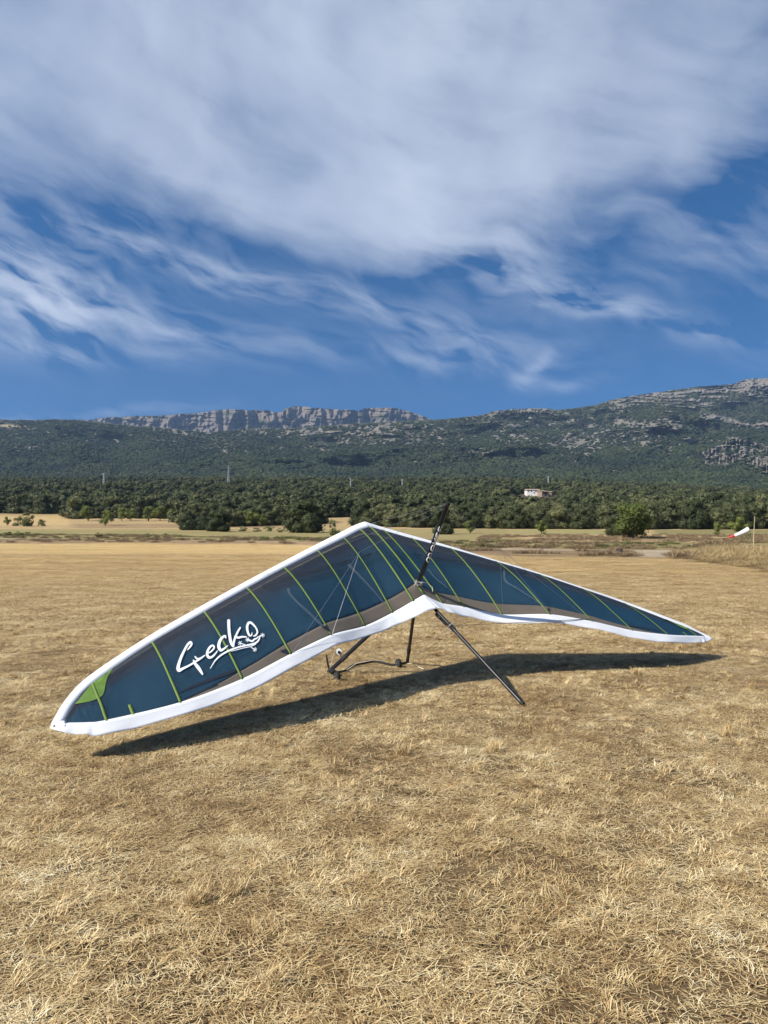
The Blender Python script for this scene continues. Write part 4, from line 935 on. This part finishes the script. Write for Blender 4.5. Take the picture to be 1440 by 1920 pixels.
mb = MB(); c_ = Vector(gnd(622, 1263, .03)); mb.tube([c_, c_+Vector((.05, .02, .02))], .035, 8); mb.tube([gnd(640, 1266, .02), gnd(632, 1272, .015), gnd(624, 1274, .02)], .012, 8); mb.build('bar_grip', M_rubber, base)
for s in (-1, 1):
    wg = wings[s]; pts_ = [tuple((wg.c[0][i]*.55+wg.c[1][i]*.45)-np.array([0, 0, .035])) for i in range(4, 82, 6)]
    part('leading_edge_tube', pts_, .025, M_alu)
    part('cross_tube', [tuple(chordpt(wg, a, t, -.046)) for a, t in ((2, .37), (10, .35), (20, .31), (30, .235), (40, .145), (46, .07))], [.034, .036, .036, .034, .032, .028], M_black, 12)
# rigging
def wire(name, a, b, r=.0016, mat=M_wire): return part(name, [a, b], r, mat, 5)
top = (0, 2.188, 1.20); lw = .0014
LEJ = {s: tuple(wings[s].c[1][46]+np.array([0, .03, .03])) for s in (-1, 1)}
wire('nose_wire', top, (0, 3.50, .12), lw)
for s in (-1, 1): wire('upper_side_wire', top, LEJ[s], lw)
def atdepth(px, py, D): return tuple(GI @ at(px, py, D))
J = Vector(atdepth(674, 1035, 8.75)); print('junction', J)
for s in (-1, 1):
    j = (J.x*(-s), J.y, J.z); wire('luff_line', (0, 2.188, 1.15), j, lw)
    for k in (4, 5): wire('luff_line', j, tuple(TEi[s][k-1]), .0015)
    wire('luff_line', j, tuple(np.array(TEi[s][2])+np.array([0, 0, .02])), .0013) if s > 0 else None
    wire('lower_side_wire', corn[s], tuple(np.array(LEJ[s])-np.array([0, 0, .1])), lw)
    wire('lower_front_wire', corn[s], (0, 3.5, -.02), lw); wire('lower_rear_wire', corn[s], (0, 1.30, -.03), lw)
part('wire_sleeve', [gnd(611, 1228+7, .35), gnd(614, 1246, .16), gnd(620, 1263, .04)] if False else [tuple(GI @ at(612, 1228, 10.25)), tuple(GI @ at(615, 1247, 10.22)), tuple(GI @ at(620, 1262, 10.2))], [.009, .014, .016], M_rubber)
mb = MB(); c_ = GI @ at(636, 1222, 9.9); dv = (CAMG-c_).normalized()
mb.tube([c_-dv*.008, c_+dv*.008], .040, 6, 1.25, tuple(GI.to_3x3() @ Vector((1, 0, .5)))); tagp = mb.build('pulley_plate', M_print, glider)
mb = MB(); c2_ = c_+dv*.012-(GI.to_3x3() @ Vector((0, 0, .008))); mb.tube([c2_-dv*.01, c2_+dv*.012], .021, 12); mb.build('pulley_disc', M_rubber, tagp)
part('pulley_cord', [tuple(c_), tuple(GI @ at(640, 1233, 9.95))], .006, M_rubber)
part('tie_cord', [gnd(764, 1245, .09), gnd(772, 1244, .1), gnd(783, 1250, .03), gnd(800, 1257, .025)], .005, M_cord)
part('tie_cord', [tuple(GI @ at(650, 1256, 10.2)), tuple(GI @ at(668, 1244, 10.2)), tuple(GI @ at(700, 1238, 10.3)), tuple(GI @ at(720, 1240, 10.4))], .004, M_cord)
kk = lambda v_, du=0, dw=0: (du, v_, -.01+dw)
part('tie_cord', [kk(1.33, -.09, .0), kk(1.36, -.03, .035), kk(1.38, .03, .03), kk(1.33, .06, -.01), kk(1.30, .02, -.04), kk(1.32, -.05, -.03), kk(1.34, -.10, -.01)], .004, M_cord)
part('tie_cord', [(-.12, 2.08, .08), (-.06, 2.14, .11), (0, 2.12, .10), (.08, 2.1, .10), (.13, 2.03, .08), (.10, 1.97, .06)], .003, M_cord)
part('tip_grommet', [tuple(np.array(TIP[-1])+np.array([.03, .01, .004])), tuple(np.array(TIP[-1])+np.array([.03, .01, .016]))], .007, M_rubber)

# ------------------------------------------------------------------ windsock, stand, farm, poles
D = depth_for(1411, 1043); bx, by = place(1411, D)
pole = empty('windsock_pole', (bx, by, gzs(bx, by)), 0, 'thin pale straw coloured pole standing in tall grass at right', 'pole')
h_ = at(1415, 968, D).z-gzs(bx, by)
tx = at(1415, 968, D).x-bx
mb = MB(); mb.tube([(0, 0, -.1), (tx*.5, 0, h_*.5), (tx, 0, h_)], [.028, .024, .014], 8); mb.build('pole_shaft', simple('pale_pole', (.55, .46, .26), .7), pole)
part_ = MB(); part_.tube([(tx*.93, 0, h_*.66), (tx*.93-.12, 0, h_*.70)], .006, 6); part_.build('sock_swivel', M_wire, pole)
a = at(1404, 992.5, D); c = at(1367, 1009, D+.25)
sock = empty('windsock', a, 0, 'white windsock with red tail blowing to the left of its pole', 'windsock')
dv = (c-a); pts_ = [dv*t for t in np.linspace(0, 1, 12)]; rr = np.interp(np.linspace(0, 1, 12), [0, .6, 1], [.20, .125, .06])*[1, 1.02, .99, 1.02, 1, 1.01, .98, 1.0, 1.02, .98, 1.0, .95]
pts_ = [p_+Vector((0, 0, -.05*math.sin(math.pi*t)+.05*t)) for p_, t in zip(pts_, np.linspace(0, 1, 12))]
def sockpart(nm, i0, i1, mat):
    m1 = MB(); m1.tube(pts_[i0:i1], list(rr[i0:i1]), 20, 1.0, None, False); o = m1.build(nm, mat, sock); md = o.modifiers.new('cloth', 'SOLIDIFY'); md.thickness = .006
sockpart('white_sleeve', 0, 9, simple('white_sock_cloth', (.80, .80, .78), .7, .04)); sockpart('red_tail', 8, 12, simple('red_sock_cloth', (.62, .05, .04), .7, .1))
m1 = MB(); t_ = dv.normalized(); a_ = t_.cross(Vector((0, 0, 1))).normalized(); b_ = t_.cross(a_); ring = [a_*.203*math.cos(q)+b_*.203*math.sin(q) for q in np.linspace(0, 2*math.pi, 25)]
m1.tube(ring, .008, 6); m1.build('mouth_ring', M_wire, sock)
D = depth_for(1160, 1041); bx, by = place(1160, D); k_ = D/FPX
st = empty('stand', (bx, by, gzs(bx, by)), .25, 'small rusty two legged stand at the field edge by the track', 'stand')
M_rust = simple('rusty_wood', (.20, .13, .09), .8, .3, 12); M_conc = simple('pale_block', (.5, .46, .4), .9, .15, 10)
for sgn in (-1, 1): m1 = MB(); m1.box((sgn*5.5*k_, 0, 5.5*k_), (2.0*k_, .12, 11*k_)); m1.build('leg', M_rust, st, False)
m1 = MB(); m1.box((0, 0, 12*k_), (14*k_, .3, 2.2*k_)); m1.build('seat_plank', M_rust, st, False)
m1 = MB(); m1.box((0, .02, 8.2*k_), (7*k_, .2, 5.0*k_)); m1.build('block', M_conc, st, False)

M_plaster = simple('white_plaster', (.74, .72, .66), .9, .06, .6); M_tile = simple('clay_tiles', (.34, .25, .17), .9, .2, .8); M_stone = simple('brown_stone', (.27, .20, .145), .95, .25, .5); M_hole = simple('dark_opening', (.02, .02, .02), .8)
def house(name, px, pyb, D, wpx, hpx, dep, roofpx, label, wall, wins, door=None, rz=0.0):
    k_ = D/FPX; b = at(px, pyb, D); w_, h_ = wpx*k_, hpx*k_
    o = empty(name, b, rz, label, 'house'); m1 = MB(); m1.box((0, 0, h_/2-2), (w_, dep, h_+4)); 
    ww = m1.build('wall', wall, o, False); r_ = roofpx*k_; m1 = MB(); e_ = .5
    m1.add([(-w_/2-e_, -dep/2-e_, h_-.1), (w_/2+e_, -dep/2-e_, h_-.1), (w_/2+e_, 0, h_+r_), (-w_/2-e_, 0, h_+r_), (-w_/2-e_, dep/2+e_, h_-.1), (w_/2+e_, dep/2+e_, h_-.1)], [(0, 1, 2, 3), (3, 2, 5, 4), (0, 3, 4), (1, 5, 2), (0, 4, 5, 1)])
    m1.build('roof', M_tile, o, False)
    for (fx, fz, sw, sh) in wins:
        m1 = MB(); m1.box((fx*w_, -dep/2-.02, fz*h_), (sw, .12, sh)); m1.build('window', M_hole, o, False)
    if door: m1 = MB(); m1.box((door[0]*w_, -dep/2-.03, door[2]/2), (door[1], .14, door[2])); m1.build('door', M_hole, o, False)
    return o
house('farmhouse', 997.5, 926, DH, 24, 7.0, 9, 2.2, 'white farmhouse with tiled roof among the trees below the mountain', M_plaster, [(-.12, .62, 1.0, 1.1), (.22, .62, 1.0, 1.1), (-.36, .62, .8, 1.0), (.1, .2, 1.0, 1.1)])
house('barn', 1017, 929.5, DH-7, 13, 8.0, 8, 1.8, 'reddish stone barn built against the right side of the white farmhouse', M_stone, [(-.2, .6, 1.4, 1.0), (.25, .65, 1.0, .9)], (.1, 1.6, 2.4), .3)
house('barn', 1029, 928.5, DH-2, 10, 5.5, 7, 1.5, 'low tiled shed at the right end of the farm buildings', M_stone, [(-.2, .55, 1.0, .9)], None, -.2)
# stone terrace wall on the wooded hill: separate boulders
o = empty('stone_wall', at(1137, 944, DW), 0, 'pale tumbled stone wall in the wood above the right field', 'wall')
M_pale = simple('pale_stone', (.42, .38, .31), .95, .2, 1.5)
rock_me = []
for i in range(5):
    v, f = ICO1; rr_ = np.random.default_rng(i); v2 = v*rr_.uniform(.75, 1.15, (len(v), 1))*np.array([1.3, .9, .7]); rock_me.append(mesh_from('stone', v2, f, [M_pale]))
for i in range(46):
    t = i/45; b = at(1106+60*t, interp(t*1.0, [(0, 938), (.35, 936.5), (.6, 941), (1, 948)])+random.uniform(-1.2, 1.2), DW)
    s_ = obj('stone', rock_me[i % 5], o); s_.location = b-o.location; s_.rotation_euler = (random.uniform(-.3, .3), random.uniform(-.3, .3), random.uniform(0, 6)); q = random.uniform(.55, 1.0); s_.scale = (q, q, q)
M_grey = simple('galvanised_steel', (.42, .43, .44), .6, .1, .5, .3)
def pylon(px, ytop, ybase, D, label, wd=1.0):
    b = at(px, ybase+14, D); h_ = at(px, ytop, D).z-b.z; o = empty('power_pylon', b, random.uniform(-.4, .4), label, 'pylon')
    for sx in (-1, 1):
        for sy_ in (-1, 1): m1 = MB(); m1.tube([(sx*1.0*wd, sy_*1.0*wd, 0), (sx*.30*wd, sy_*.30*wd, h_)], [.20, .12], 5); m1.build('leg', M_grey, o)
    m1 = MB(); nn_ = 9
    for k in range(nn_):
        z0, z1 = h_*k/nn_, h_*(k+1)/nn_; a0 = (1-.7*k/nn_)*wd; a1 = (1-.7*(k+1)/nn_)*wd
        for q in (-1, 1): m1.tube([(-a0*q, -a0, z0), (a1*q, -a1, z1)], .07, 4); m1.tube([(-a0*q, a0, z0), (a1*q, a1, z1)], .07, 4); m1.tube([(a0, -a0*q, z0), (a1, a1*q, z1)], .07, 4)
    m1.build('lattice', M_grey, o)
    for z_, l_ in ((.985, 2.6), (.92, 2.2)): m1 = MB(); m1.tube([(-l_*wd, 0, h_*z_), (l_*wd*.6, 0, h_*z_)], .16, 5); m1.build('crossarm', M_grey, o)
pylon(194, 887, 916, 760, 'grey power pylon at far left with crossarm above the wood')
pylon(428, 873, 906, 760, 'tallest grey power pylon above the wood left of the glider')
pylon(657, 897, 912, 800, 'short grey power pylon above the wood behind the glider nose', .7)
pylon(754, 898, 914, 800, 'short grey power pylon between the nose and the kingpost', .7)
pylon(853, 912, 924, 760, 'stubby pale power pole behind the kingpost top', .5)
pylon(1028, 893, 914, 800, 'grey power pylon rising right behind the farm', .7)

# ------------------------------------------------------------------ air
HZ = MB(); HZ.box((0, 2100, 470), (9000, 6600, 1180)); me = mesh_from('haze', HZ.v, HZ.f)
hm = bpy.data.materials.new('haze'); hm.use_nodes = True; ht = NT(hm.node_tree); ht.n.clear(); pv = ht.new('ShaderNodeVolumePrincipled'); pv.inputs['Density'].default_value = 0.000052
pv.inputs['Color'].default_value = (.46, .68, 1.0, 1); pv.inputs['Anisotropy'].default_value = .1; ho = ht.new('ShaderNodeOutputMaterial'); ht.l.new(pv.outputs[0], ho.inputs['Volume'])
me.materials.append(hm); tag(obj('haze', me), 'thin bluish air haze over the whole valley', None, None, 'stuff')
